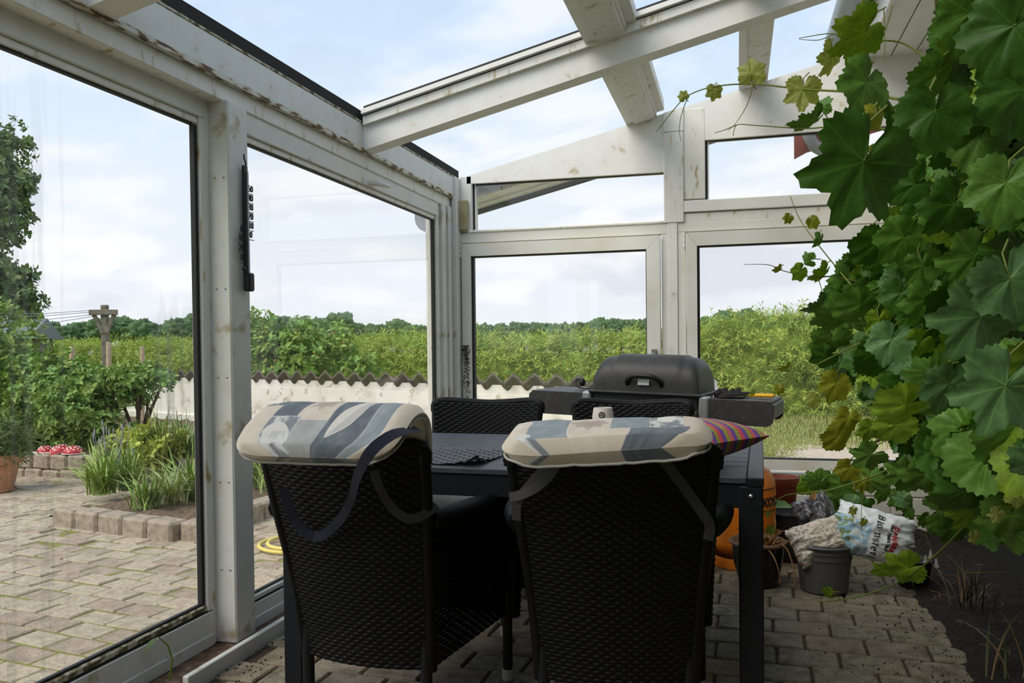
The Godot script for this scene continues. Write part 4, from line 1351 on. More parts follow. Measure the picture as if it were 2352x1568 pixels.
func build_lawn(grassm: Material, leafm: Material) -> void:
	var tuft := blades(9, 0.17, 0.008, 0.7, 71, [Color(0.42, 0.46, 0.12), Color(0.34, 0.42, 0.09), Color(0.55, 0.52, 0.22)])
	var places := []
	var tints := []
	for k in 5200:
		var p := Vector3(rng.randf_range(-1.2, 3.6), -0.085, rng.randf_range(-13.4, -9.4))
		if p.z > -10.4 + 0.5 * sin(p.x * 2.0) and rng.randf() < 0.85: continue
		places.append(Transform3D(Basis(Vector3.UP, rng.randf() * TAU).scaled(Vector3.ONE * rng.randf_range(0.6, 1.3)), p))
		var s := rng.randf_range(0.8, 1.2)
		tints.append(Color(s, s, s))
	tag(copies(tuft, places, numbered("lawn_grass"), grassm, self, tints), "sunny long grass between the hedge and the sandy path", "grass", "", "stuff")
	var jb := on_level(1688, 1062, -0.062)
	var j := thing("juniper", "low spreading juniper with feathery sprays outside the window", "shrub", jb)
	leafy([[Vector3(-0.15, 0.12, -0.4), Vector3(0.5, 0.16, 0.5), 260], [Vector3(0.25, 0.08, -0.1), Vector3(0.35, 0.1, 0.3), 150], [Vector3(-0.5, 0.2, -0.7), Vector3(0.5, 0.2, 0.4), 200]], sprig(16, 0.2, 0.045, 0.007, 41), leafm, j, Color(0.36, 0.42, 0.1), 1.0, 0.25)
	var rp := on_level(2075, 985, -0.06)
	var rd := inst(blades(70, 1.0, 0.014, 0.25, 81, [Color(0.16, 0.24, 0.07), Color(0.26, 0.33, 0.12)]), "reed_grass", grassm, self, rp)
	tag(rd, "tall reed grass outside behind the vine leaves", "grass plant")

# ---------------------------------------------------------------- wicker
# strands woven over and under stakes on a surface f(u, v)
func weave(b: MB, f: Callable, cols: int, rows: int, amp := 0.0018, flip := 1.0) -> void:
	var nu := cols * 2
	for r in rows:
		var base := b.v.size()
		for j in nu + 1:
			var u := float(j) / nu
			var vm := (r + 0.5) / rows
			var p: Vector3 = f.call(u, vm)
			var du: Vector3 = f.call(minf(u + 0.01, 1.0), vm) - f.call(maxf(u - 0.01, 0.0), vm)
			var dv: Vector3 = f.call(u, minf(vm + 0.01, 1.0)) - f.call(u, maxf(vm - 0.01, 0.0))
			var nn := du.cross(dv).normalized() * flip
			var s := cos(PI * (j * 0.5 + r))
			var half := dv.normalized() * (dv.length() / 0.02 * 0.5 / rows if vm > 0.01 and vm < 0.99 else dv.length() / 0.01 * 0.25 / rows)
			var slope := du.normalized() * (sin(PI * (j * 0.5 + r)) * 0.45)
			for k in [-1.0, 0.0, 1.0]:
				var o: float = amp * s + (0.0 if k == 0.0 else -amp * 0.9)
				b.vert(p + nn * o + half * k * 1.1, (nn + dv.normalized() * k * 0.75 + slope).normalized(), Vector2(u, vm))
		for j in nu:
			for k in 2:
				var a := base + j * 3 + k
				if flip > 0: b.i.append_array([a, a + 4, a + 3, a, a + 1, a + 4])
				else: b.i.append_array([a, a + 3, a + 4, a, a + 4, a + 1])

func smooth_path(pts: Array, count: int) -> PackedVector3Array:
	var c := Curve3D.new()
	for k in pts.size():
		var a: Vector3 = pts[maxi(k - 1, 0)]
		var z: Vector3 = pts[mini(k + 1, pts.size() - 1)]
		var t := (z - a) / 6.0
		c.add_point(pts[k], -t, t)
	var o := PackedVector3Array()
	var L := c.get_baked_length()
	for k in count + 1: o.append(c.sample_baked(L * k / count, true))
	return o

func wrapped(b: MB, pts: Array, r: float, count: int) -> void:
	var p := smooth_path(pts, count)
	var rad := []
	for k in p.size(): rad.append(r * (1.0 if k % 2 else 0.9))
	b.tube(p, rad, 10)

func half_width(y: float) -> float:
	return lerpf(0.203, 0.252, pow(clampf((y - 0.22) / 0.635, 0.0, 1.0), 1.2))

func back_z(y: float) -> float:
	return 0.265 + 0.135 * pow(clampf((y - 0.22) / 0.635, 0.0, 1.0), 1.3)

var chair_meshes := {}
func chair(label: String, at: Vector3, turn: float) -> Node3D:
	if chair_meshes.is_empty():
		var b := MB.new()
		weave(b, func(u: float, v: float) -> Vector3:
			var t := u * 2.0 - 1.0
			var y := lerpf(0.215, 0.85 - 0.012 * (1.0 - t * t), v)
			return Vector3(half_width(y) * t, y, back_z(y) + 0.012 - 0.04 * t * t), 28, 58)
		weave(b, func(u: float, v: float) -> Vector3:
			var t := u * 2.0 - 1.0
			var y := lerpf(0.40, 0.85 - 0.012 * (1.0 - t * t), v)
			return Vector3(half_width(y) * t, y, back_z(y) - 0.02 - 0.04 * t * t), 28, 42, 0.0018, -1.0)
		wrapped(b, [Vector3(-0.252, 0.80, 0.352), Vector3(-0.25, 0.84, 0.358), Vector3(-0.2, 0.85, 0.374), Vector3(0, 0.838, 0.398), Vector3(0.2, 0.85, 0.374), Vector3(0.25, 0.84, 0.358), Vector3(0.252, 0.80, 0.352)], 0.019, 110)
		for s in [-1.0, 1.0]:
			wrapped(b, [Vector3(s * 0.250, 0.82, 0.35), Vector3(s * 0.234, 0.62, 0.303), Vector3(s * 0.212, 0.4, 0.252), Vector3(s * 0.202, 0.21, 0.226)], 0.0165, 120)
		chair_meshes["backrest"] = b.mesh()
		for s in [-1.0, 1.0]:
			b = MB.new()
			weave(b, func(u: float, v: float) -> Vector3:
				var top := lerpf(0.63, 0.6, u)
				var y := lerpf(0.215, top, v)
				var x := lerpf(half_width(y) + 0.004, lerpf(0.235, 0.272, v), u) + 0.03 * sin(u * PI) * v
				return Vector3(s * x, y, lerpf(back_z(y) - 0.045, -0.275, u)), 28, 37, 0.0018, s)
			chair_meshes["side_panel%d" % int(s)] = b.mesh()
			b = MB.new()
			wrapped(b, [Vector3(s * 0.243, 0.645, 0.30), Vector3(s * 0.278, 0.645, 0.16), Vector3(s * 0.292, 0.64, 0.0), Vector3(s * 0.288, 0.63, -0.16), Vector3(s * 0.28, 0.605, -0.265), Vector3(s * 0.272, 0.55, -0.292), Vector3(s * 0.26, 0.4, -0.288), Vector3(s * 0.25, 0.21, -0.278)], 0.03, 110)
			chair_meshes["armrest%d" % int(s)] = b.mesh()
		b = MB.new()
		weave(b, func(u: float, v: float) -> Vector3: return Vector3(lerpf(-0.245, 0.245, u) * lerpf(1.04, 0.88, v), 0.405, lerpf(-0.28, 0.26, v)), 26, 48, 0.002, -1.0)
		chair_meshes["seat"] = b.mesh()
		b = MB.new()
		weave(b, func(u: float, v: float) -> Vector3: return Vector3(lerpf(-0.25, 0.25, u), lerpf(0.215, 0.40, v), -0.282), 26, 17, 0.002, -1.0)
		chair_meshes["front_skirt"] = b.mesh()
		b = MB.new()
		b.tube(PackedVector3Array([Vector3(0, 0.025, 0), Vector3(0, 0.3, 0)]), 0.0165, 14)
		chair_meshes["leg"] = b.mesh()
		b = MB.new()
		b.lathe([Vector2(0.0, 0.0), Vector2(0.017, 0.0), Vector2(0.019, 0.003), Vector2(0.019, 0.036), Vector2(0.0165, 0.038)], 14)
		chair_meshes["foot_cap"] = b.mesh()
	var c := thing("wicker_chair", label, "chair", at, turn, "black wicker armchairs at the table")
	for key in ["backrest", "side_panel-1", "side_panel1", "armrest-1", "armrest1", "seat", "front_skirt"]:
		inst(chair_meshes[key], key.trim_suffix("-1").trim_suffix("1"), mats.wicker, c)
	for p in [Vector3(-0.19, 0, 0.235), Vector3(0.19, 0, 0.235), Vector3(-0.24, 0, -0.265), Vector3(0.24, 0, -0.265)]:
		var l := inst(chair_meshes.leg, "leg", mats.leg_metal, c, p)
		inst(chair_meshes.foot_cap, "foot_cap", mats.cap_grey, l)
	return c

# ---------------------------------------------------------------- cloth
# printed patchwork: [x0, x1, y0, y1, cloth, motif] on a unit square whose lower part is the flap
func patchwork(sd: int, patches: Array) -> ImageTexture:
	var N := 512
	var im := Image.create(N, N, false, Image.FORMAT_RGB8)
	var f := FastNoiseLite.new()
	f.seed = sd
	f.frequency = 0.02
	f.fractal_octaves = 4
	var cols := {"b": rgb8(200, 188, 170), "s": rgb8(84, 93, 100), "g": rgb8(126, 136, 140), "m": rgb8(150, 152, 148), "c": rgb8(120, 126, 130)}
	im.fill(cols.b)
	for q in patches:
		var x0 := int(q[0] * N)
		var x1 := int(q[1] * N)
		var y0 := int(q[2] * N)
		var y1 := int(q[3] * N)
		for yy in range(y0, mini(y1, N)):
			for xx in range(x0, mini(x1, N)):
				var c: Color = cols[q[4]]
				var w := f.get_noise_2d(xx, yy)
				if q[4] == "c": c = c.lerp(rgb8(200, 200, 196), clampf(0.35 + w * 2.4, 0, 1))
				else: c = c.lerp(Color.WHITE, clampf(0.05 + 0.16 * w, 0, 1))
				if xx - x0 < 3 or yy - y0 < 2: c = c.lerp(rgb8(214, 208, 198), 0.55)
				im.set_pixel(xx, yy, c)
		var mid := Vector2((x0 + x1) * 0.5, (y0 + y1) * 0.5)
		var span := minf(x1 - x0, (y1 - y0) * 1.3) * 0.46
		match q[5]:
			"leaf": draw_leaf(im, mid + Vector2(-0.5, 0.9).normalized() * span * 1.3, Vector2(0.45, -0.9).normalized(), span * 2.6, 0.2, rgb8(206, 200, 190), 0.9)
			"small": draw_leaf(im, mid - Vector2(span, 0), Vector2(1, 0), span * 2.0, 0.3, rgb8(206, 202, 192), 0.85)
			"sprig":
				for k in 5: draw_leaf(im, mid - Vector2(0, span * 0.4), Vector2.from_angle(0.15 + k * 0.72), span * 1.05, 0.3, rgb8(166, 150, 138), 0.75)
			"flower":
				for k in 5: draw_leaf(im, mid, Vector2.from_angle(k * TAU / 5.0), span * 0.75, 0.55, rgb8(218, 214, 206), 0.95)
	return ImageTexture.create_from_image(im)

func draw_leaf(im: Image, org: Vector2, d: Vector2, ln: float, fat: float, ink: Color, strength: float) -> void:
	var N := im.get_width()
	for q in int(ln * 1.5):
		var u := q / (ln * 1.5)
		var hw := fat * ln * sin(pow(u, 0.8) * PI)
		for s in range(int(-hw * 1.5), int(hw * 1.5) + 1):
			var p := org + d * (u * ln) + d.orthogonal() * s / 1.5
			if p.x < 0 or p.y < 0 or p.x >= N or p.y >= N: continue
			var k := strength if absf(s / 1.5) > hw - 3.0 or s > 0 else strength * 0.55
			im.set_pixelv(Vector2i(p), im.get_pixelv(Vector2i(p)).lerp(ink, k))

func cloth(key: String, tex: Texture2D) -> StandardMaterial3D:
	var m := mat(key, Color.WHITE, 0.85)
	m.albedo_texture = tex
	m.rim_enabled = true
	m.rim = 0.25
	m.heightmap_enabled = true
	m.heightmap_texture = bump_tex(90, 0.3, 256, 2)
	m.heightmap_scale = 0.02
	return m

# a padded chair cushion that follows a profile (z, y) and ends in a rounded flap
func cushion_mesh(profile: Array, width: float, thick: float, corner: float, skew: float, tilt: float) -> Array:
	var c := Curve2D.new()
	for k in profile.size():
		var a: Vector2 = profile[maxi(k - 1, 0)]
		var z: Vector2 = profile[mini(k + 1, profile.size() - 1)]
		var tt := (z - a) / 6.0
		c.add_point(profile[k], -tt, tt)
	var L := c.get_baked_length()
	var spine := func(s: float) -> Vector2: return c.sample_baked(clampf(s, 0, 1) * L, true)
	var nv := 44
	var nu := 24
	var wob := FastNoiseLite.new()
	wob.seed = 6
	wob.frequency = 5.0
	var surface := func(u: float, v: float, top: bool) -> Vector3:
		var s := 1.0 - pow(1.0 - v, 1.0)
		var p: Vector2 = spine.call(s)
		var q: Vector2 = (spine.call(s + 0.02) - spine.call(s - 0.02)).normalized()
		var nn := Vector2(-q.y, q.x) * -1.0
		if nn.dot(Vector2(1, 1)) < 0: nn = nn
		var t := u * 2.0 - 1.0
		var left := (1.0 - s) * L
		var hw := width * lerpf(0.36, 0.5, smoothstep(0.0, 0.5, s))
		if left < corner: hw -= corner - sqrt(maxf(0.0, corner * corner - pow(corner - left, 2.0)))
		var e := 1.0 - pow(absf(t), 8.0)
		var o := thick * 0.5 * pow(maxf(e, 0.0), 0.35) * clampf(left / 0.012, 0.0, 1.0) ** 0.4 * clampf(s * L / 0.02, 0.0, 1.0) ** 0.4
		o *= 1.0 + 0.12 * wob.get_noise_2d(t * 0.6, s * 1.3)
		var x := hw * t + skew * s
		var side := 1.0 if top else -1.0
		return Vector3(x, p.y + nn.y * o * side + tilt * t * s, p.x + nn.x * o * side)
	var b := MB.new()
	b.grid(nu, nv, func(u: float, v: float) -> Vector3: return surface.call(u, v, true), false)
	b.grid(nu, nv, func(u: float, v: float) -> Vector3: return surface.call(u, v, false), true)
	# piping round the flap
	var pts := PackedVector3Array()
	for k in 20: pts.append(surface.call(0.012, 0.45 + 0.53 * k / 20.0, true))
	for k in 25: pts.append(surface.call(0.012 + 0.976 * k / 24.0, 0.982, true))
	for k in 20: pts.append(surface.call(0.988, 0.98 - 0.53 * (k + 1) / 20.0, true))
	var pp := MB.new()
	pp.tube(pts, 0.0035, 6)
	return [b.mesh(), pp.mesh()]

func ribbon(pts: Array, width: float, facing: Vector3, count := 30) -> MB:
	var p := smooth_path(pts, count)
	var b := MB.new()
	for k in p.size() - 1:
		var d := (p[k + 1] - p[k]).normalized()
		var s := d.cross(facing).normalized() * width * 0.5
		var d2 := (p[mini(k + 2, p.size() - 1)] - p[k]).normalized()
		var s2 := d2.cross(facing).normalized() * width * 0.5
		if k > 0:
			var dp := (p[k + 1] - p[k - 1]).normalized()
			s = dp.cross(facing).normalized() * width * 0.5
		var n0 := facing * 0.0015
		b.quad(p[k] + s + n0, p[k + 1] + s2 + n0, p[k + 1] - s2 + n0, p[k] - s + n0)
		b.quad(p[k] - s - n0, p[k + 1] - s2 - n0, p[k + 1] + s2 - n0, p[k] + s - n0)
		b.quad(p[k] + s - n0, p[k + 1] + s2 - n0, p[k + 1] + s2 + n0, p[k] + s + n0)
		b.quad(p[k] - s + n0, p[k + 1] - s2 + n0, p[k + 1] - s2 - n0, p[k] - s - n0)
	return b

func on_z(x: float, y: float, z: float) -> Vector3:
	var r := ray(x, y)
	return cam_at + r * (z / r.z)

# ---------------------------------------------------------------- table and chairs
func build_furniture() -> void:
	build_table()
	var nl := chair("black wicker armchair with a cushion flopped over its back, beside the sliding pane", Vector3(-1.0, 0, -2.365), -5.0)
	var nr := chair("black wicker armchair with a flat cushion and striped pillow behind it", Vector3(-0.335, 0, -2.385), 5.0)
	chair("black wicker armchair across the table in front of the sliding window corner", Vector3(-1.105, 0, -3.27), 181.0)
	chair("black wicker armchair across the table directly in front of the grill", Vector3(-0.455, 0, -3.27), 179.0)
	# cushions
	var print_a := cloth("patchwork_a", patchwork(7, [
		[0.0, 0.3, 0.0, 0.24, "s", ""], [0.3, 0.62, 0.0, 0.264, "b", "sprig"], [0.62, 1.0, 0.0, 0.3, "g", ""], [0.0, 0.4, 0.264, 0.6, "b", "sprig"], [0.4, 0.7, 0.264, 0.6, "s", "leaf"], [0.7, 1.0, 0.3, 0.6, "b", ""],
		[0.0, 0.12, 0.6, 0.744, "c", ""], [0.12, 0.33, 0.6, 0.824, "s", ""], [0.33, 0.54, 0.6, 0.84, "b", "sprig"], [0.54, 0.8, 0.6, 1.0, "s", "leaf"], [0.8, 0.91, 0.696, 1.0, "g", ""], [0.91, 1.0, 0.6, 1.0, "b", ""],
		[0.0, 0.17, 0.744, 1.0, "b", ""], [0.17, 0.36, 0.824, 1.0, "c", "small"], [0.36, 0.54, 0.84, 1.0, "m", ""]]))
	var print_b := cloth("patchwork_b", patchwork(19, [
		[0.0, 0.3, 0.0, 0.396, "b", "sprig"], [0.3, 0.6, 0.0, 0.396, "g", ""], [0.6, 1.0, 0.0, 0.37, "b", ""], [0.0, 0.3, 0.396, 0.694, "s", ""], [0.3, 0.6, 0.396, 0.694, "b", "sprig"],
		[0.0, 0.12, 0.694, 0.932, "b", "small"], [0.12, 0.32, 0.674, 0.966, "g", ""], [0.32, 0.52, 0.66, 1.0, "b", "sprig"], [0.52, 0.71, 0.66, 0.891, "g", ""], [0.71, 0.87, 0.66, 0.891, "c", "flower"],
		[0.06, 0.14, 0.918, 1.0, "c", ""], [0.62, 0.9, 0.891, 1.0, "s", ""]]))
	var ca := thing("chair_cushion", "patchwork leaf-print cushion folded over the back of the chair beside the sliding pane", "cushion", Vector3(-1.0, 0, -2.365), -1.0, "patchwork chair cushions")
	var ms := cushion_mesh([Vector2(0.24, 0.50), Vector2(0.295, 0.62), Vector2(0.335, 0.80), Vector2(0.365, 0.90), Vector2(0.42, 0.935), Vector2(0.5, 0.93), Vector2(0.59, 0.89), Vector2(0.66, 0.85)], 0.43, 0.05, 0.09, 0.05, 0.0)
	inst(ms[0], "padding", print_a, ca)
	inst(ms[1], "piping", mat("piping", rgb8(168, 166, 158), 0.8), ca)
	var cb := thing("chair_cushion", "patchwork cushion lying flat over the back of the chair with the striped pillow", "cushion", nr.position, 5.0, "patchwork chair cushions")
	ms = cushion_mesh([Vector2(0.24, 0.50), Vector2(0.295, 0.62), Vector2(0.335, 0.80), Vector2(0.375, 0.875), Vector2(0.43, 0.895), Vector2(0.52, 0.89), Vector2(0.625, 0.872)], 0.47, 0.062, 0.08, 0.0, 0.012)
	inst(ms[0], "padding", print_b, cb)
	inst(ms[1], "piping", mats.piping, cb)
	# hanging straps
	var face := Vector3(0.1, 0.15, 1).normalized()
	var st := ribbon([on_z(962, 985, -1.88), on_z(905, 996, -1.72), on_z(852, 1036, -1.655), on_z(822, 1090, -1.72), on_z(805, 1150, -1.88), on_z(780, 1195, -1.96), on_z(735, 1232, -2.0), on_z(700, 1222, -2.0), on_z(672, 1185, -1.99), on_z(650, 1120, -1.96)], 0.026, face, 40)
	part(st, "strap", mats.strap_navy, ca).set_meta("label", "navy blue tie strap")
	rebase(ca)
	st = ribbon([on_z(858, 1080, -1.93), on_z(872, 1120, -1.94), on_z(900, 1165, -1.97), on_z(935, 1190, -1.98), on_z(968, 1185, -2.0), on_z(1003, 1160, -2.04)], 0.024, face, 30)
	part(st, "strap", mats.strap_grey, ca).set_meta("label", "grey ribbed elastic strap")
	rebase(ca)
	for q in [[[1262, 1062, -1.92], [1225, 1105, -1.95], [1190, 1150, -1.98], [1186, 1195, -2.0]], [[1280, 1062, -1.90], [1262, 1090, -1.91], [1232, 1118, -1.93], [1196, 1136, -1.96], [1170, 1142, -2.0]], [[1520, 1052, -1.92], [1565, 1110, -1.94], [1608, 1170, -1.97], [1630, 1205, -1.99], [1626, 1240, -2.02]]]:
		var pts := []
		for p in q: pts.append(on_z(p[0], p[1], p[2]))
		part(ribbon(pts, 0.024, Vector3(0, 0.15, 1).normalized(), 24), "strap", mats.strap_grey, cb).set_meta("label", "grey ribbed elastic strap")
		rebase(cb)
	# seat pad on the far chair
	var sp := MB.new()
	var pad := func(u: float, v: float, up: float) -> Vector3:
		var e := pow(maxf(0.0, (1.0 - pow(absf(2 * u - 1), 8.0)) * (1.0 - pow(absf(2 * v - 1), 8.0))), 0.4)
		return Vector3((u - 0.5) * 0.44, 0.44 + up * 0.024 * e, (v - 0.5) * 0.44)
	sp.grid(16, 16, func(u: float, v: float) -> Vector3: return pad.call(u, v, 1.0), true)
	sp.grid(16, 16, func(u: float, v: float) -> Vector3: return pad.call(u, v, -1.0), false)
	var pd := part(sp, "seat_pad", mat("beige_pad", rgb8(196, 184, 166), 0.9), self)
	pd.position = Vector3(-1.105, 0, -3.25)
	tag(pd, "beige seat pad on the far chair in front of the window corner", "cushion")
	# striped pillow
	var im := Image.create(256, 16, false, Image.FORMAT_RGB8)
	var stripe := [rgb8(206, 70, 84), rgb8(104, 68, 150), rgb8(148, 146, 58), rgb8(196, 92, 96), rgb8(104, 68, 150), rgb8(148, 146, 58)]
	for x in 256:
		for y in 16: im.set_pixel(x, y, stripe[(x / 10) % 6].darkened(0.08 if (x % 10) in [0, 9] else 0.0))
	var pm := cloth("stripes", ImageTexture.create_from_image(im))
	var pb := MB.new()
	for sd in [1.0, -1.0]:
		pb.grid(20, 20, func(u: float, v: float) -> Vector3:
			var a := u * 2 - 1
			var c := v * 2 - 1
			var pinch := 1.0 - 0.08 * (1.0 - absf(a * c))
			var h := 0.065 * pow(maxf(0.0, (1.0 - a * a) * (1.0 - c * c)), 0.45)
			return Vector3(a * 0.17 * pinch, sd * h, c * 0.17 * pinch), sd > 0)
	var pl := part(pb, "striped_pillow", pm, self)
	pl.transform = Transform3D(Basis.from_euler(Vector3(-0.05, 0.75, 0.06)), on_z(1580, 1015, -2.55) * Vector3(1, 0, 1) + Vector3(0, 0.812, 0))
	tag(pl, "small pillow striped pink, purple and olive on the table", "pillow")
	# woven placemat with a lifted corner
	var wm := MB.new()
	weave(wm, func(u: float, v: float) -> Vector3:
		var lift := 0.03 * pow(u, 6.0) * pow(1.0 - v, 6.0)
		return Vector3((u - 0.5) * 0.30, 0.004 + lift, (0.5 - v) * 0.40), 12, 17, 0.0016)
	var mt := part(wm, "placemat", mats.placemat, self)
	mt.transform = Transform3D(Basis(Vector3.UP, deg_to_rad(-4.0)), Vector3(-0.895, 0.741, -2.575))
	tag(mt, "dark woven placemat lying on the table between the near chairs", "placemat")
	# white candle mug with a round black print
	var mp := on_z(1385, 952, -3.0)
	var mug := thing("candle_mug", "white ceramic mug with a black ring printed on it", "mug", Vector3(mp.x, 0.741, mp.z), -14.0)
	var mb := MB.new()
	mb.lathe([Vector2(0.0, 0.0), Vector2(0.025, 0.0), Vector2(0.03, 0.01), Vector2(0.031, 0.05), Vector2(0.039, 0.075), Vector2(0.0395, 0.1), Vector2(0.034, 0.132), Vector2(0.0325, 0.133), Vector2(0.032, 0.13), Vector2(0.036, 0.1), Vector2(0.034, 0.08), Vector2(0.0, 0.07)], 32)
	part(mb, "body", mats.mug, mug)
	for q in [[0.0115, 0.0075], [0.0045, 0.0028], [0.002, 0.0]]:
		var ring := MB.new()
		var m := 20
		for k in m:
			var a0 := TAU * k / m
			var a1 := TAU * (k + 1) / m
			var P := func(a: float, r: float) -> Vector3:
				var x := 0.011 + cos(a) * r
				return Vector3(x, 0.108 + sin(a) * r, sqrt(0.0403 * 0.0403 - x * x))
			ring.quad(P.call(a0, q[1]), P.call(a0, q[0]), P.call(a1, q[0]), P.call(a1, q[1]))
		part(ring, "printed_ring", mats.print_black, mug)

# straps were laid out in world space: bring the newest one into its parent's axes
func rebase(parent: Node3D) -> void:
	var o: Node3D = parent.get_child(parent.get_child_count() - 1)
	o.transform = parent.transform.affine_inverse()

func build_table() -> void:
	var t := thing("dining_table", "dark grey slatted garden dining table with square metal legs", "table", Vector3(-0.661, 0, -2.796), -1.5)
	var hx := 0.74
	var hz := 0.47
	var fw := 0.045
	var b: MB
	for s in [-1.0, 1.0]:
		box_part(t, "top_frame", mats.table_frame, s * hx, s * (hx - fw), 0.715, 0.74, -hz, hz, 0.003)
		box_part(t, "apron", mats.table_frame, -hx + 0.03, hx - 0.03, 0.655, 0.722, s * hz - s * 0.008, s * (hz - 0.03), 0.002)
		box_part(t, "apron", mats.table_frame, s * (hx - 0.008), s * (hx - 0.03), 0.655, 0.718, -hz + 0.03, hz - 0.03, 0.002)
	var count := 9
	var pitch := hz * 2.0 / count
	for k in count:
		var z := -hz + pitch * (k + 0.5)
		box_part(t, "slat", mats.table_slat, -hx + fw + 0.001, hx - fw - 0.001, 0.722, 0.7395, z - pitch * 0.5 + 0.0022, z + pitch * 0.5 - 0.0022, 0.002)
	for x in [-1.0, 1.0]:
		for z in [-1.0, 1.0]:
			var leg := box_part(t, "leg", mats.table_frame, x * (hx - 0.002), x * (hx - 0.066), 0.0, 0.716, z * (hz - 0.002), z * (hz - 0.05), 0.004)
			if x > 0:
				var sc := MB.new()
				sc.lathe([Vector2(0.006, 0), Vector2(0.006, 0.003), Vector2(0.0, 0.006)], 10, Vector3(x * (hx - 0.034), 0.69 if z > 0 else 0.25, z * (hz - 0.002)), Basis(Vector3.RIGHT, PI / 2 * z))
				part(sc, "screw_head", mats.chrome, leg)

# ---------------------------------------------------------------- grill
func build_grill() -> void:
	var c := on_z(1492, 900, -4.32)
	var g := thing("gas_grill", "black gas barbecue with a rounded lid and two side shelves behind the table", "grill", Vector3(c.x, 0, -4.30), -9.0)
	g.rotation.z = deg_to_rad(-1.9)
	var black: Material = mats.grill_black
	# lid: an arched cross-section swept along x with pulled-in ends
	var lid := MB.new()
	var arch := func(a: float, k: float) -> Vector2:
		# a 0..1 from the front rim over the top to the back rim, k scales
		var th := a * PI
		var y := pow(sin(th), 0.62) * 0.185 * k
		var z := (0.21 - 0.03 * (1.0 - absf(cos(th)))) * signf(cos(th)) * pow(absf(cos(th)), 0.55) * lerpf(0.93, 1.0, k)
		return Vector2(z, y)
	lid.grid(40, 28, func(u: float, v: float) -> Vector3:
		var t := u * 2.0 - 1.0
		var e := absf(t)
		# centre panel, then a step, then shoulders that fall off
		var k := 1.0
		if e > 0.63: k = 0.945 - 0.03 * smoothstep(0.63, 0.85, e)
		if e > 0.8: k *= sqrt(maxf(0.0, 1.0 - pow((e - 0.8) / 0.2, 2.0)))
		var p: Vector2 = arch.call(v, k)
		var x := signf(t) * (0.268 * minf(e / 0.95, 1.0) - 0.012 * (p.y / 0.185) * e)
		return Vector3(x, 0.868 + p.y, p.x), true)
	part(lid, "lid", black, g)
	var rim := MB.new()
	rim.span(-0.285, 0.285, 0.857, 0.871, -0.225, 0.225, 0.005)
	part(rim, "lid_rim", black, g)
	var box := MB.new()
	box.extrude(PackedVector2Array([Vector2(-0.245, 0.76), Vector2(0.245, 0.76), Vector2(0.265, 0.857), Vector2(-0.265, 0.857)]), -0.2, 0.2)
	part(box, "fire_box", mats.grill_dark, g)
	box_part(g, "control_panel", black, -0.27, 0.27, 0.69, 0.79, 0.17, 0.235, 0.008)
	# handle and label
	var h := MB.new()
	h.tube(smooth_path([Vector3(-0.085, 0.905, 0.20), Vector3(-0.082, 0.928, 0.222), Vector3(-0.05, 0.948, 0.24), Vector3(0, 0.951, 0.243), Vector3(0.05, 0.946, 0.24), Vector3(0.082, 0.924, 0.222), Vector3(0.085, 0.9, 0.20)], 24), 0.0125, 10)
	part(h, "lid_handle", mats.black_iron, g)
	var lb := MB.new()
	lb.box(Vector3(0.0, 0.918, 0.2215), Vector3(0.058, 0.028, 0.003), Basis(Vector3.RIGHT, -0.22), 0.001)
	part(lb, "name_plate", mats.white_label, g)
	# side shelves with rounded front skirts
	for s in [-1.0, 1.0]:
		var sh := MB.new()
		var o := PackedVector2Array()
		var x0 := 0.315
		var x1 := 0.615
		o = PackedVector2Array([Vector2(x0, 0.735)])
		for k in 6:
			var a := -PI / 2 + PI / 2 * k / 5.0
			o.append(Vector2(x1 - 0.035 + cos(a) * 0.035, 0.77 + sin(a) * 0.035))
		o.append(Vector2(x1 - 0.005, 0.835))
		o.append(Vector2(x1 - 0.03, 0.852))
		o.append(Vector2(x0, 0.852))
		if s < 0:
			var m := PackedVector2Array()
			for q in o: m.append(Vector2(-q.x, q.y))
			m.reverse()
			o = m
		sh.extrude(o, 0.19, 0.215)
		sh.extrude(o, -0.215, -0.2)
		sh.span(s * x0, s * (x1 - 0.012), 0.838, 0.853, -0.21, 0.205, 0.004)
		sh.span(s * (x1 - 0.02), s * x1, 0.765, 0.84, -0.21, 0.205, 0.006)
		part(sh, "side_shelf", black, g)
		box_part(g, "shelf_bracket", mats.silver, s * 0.272, s * 0.317, 0.62, 0.86, 0.12, 0.225, 0.008)
		box_part(g, "side_frame", mats.silver, s * 0.276, s * 0.312, 0.03, 0.62, 0.14, 0.19, 0.004)
		box_part(g, "side_frame", mats.silver, s * 0.276, s * 0.312, 0.03, 0.86, -0.19, -0.14, 0.004)
	box_part(g, "bottom_shelf", black, -0.28, 0.28, 0.10, 0.13, -0.19, 0.19, 0.004)
	for s in [-1.0, 1.0]:
		var wh := MB.new()
		wh.lathe([Vector2(0.0, -0.015), Vector2(0.05, -0.015), Vector2(0.05, 0.015), Vector2(0.0, 0.015)], 20, Vector3(s * 0.294, 0.05, 0.165), Basis(Vector3.BACK, PI / 2))
		part(wh, "wheel", mats.grill_dark, g)
	# things on the shelves
	var place := func(x: float, z: float) -> Vector3: return g.transform * Vector3(x, 0.854, z)
	var k := thing("lighter_knob", "small black bulb-headed tool on the grill shelf near the window corner", "tool", place.call(-0.40, -0.02))
	var b := MB.new()
	b.lathe([Vector2(0.0, 0.018), Vector2(0.012, 0.02), Vector2(0.017, 0.034), Vector2(0.017, 0.046), Vector2(0.01, 0.058), Vector2(0.0, 0.06)], 14)
	part(b, "bulb", mats.black_iron, k)
	b = MB.new()
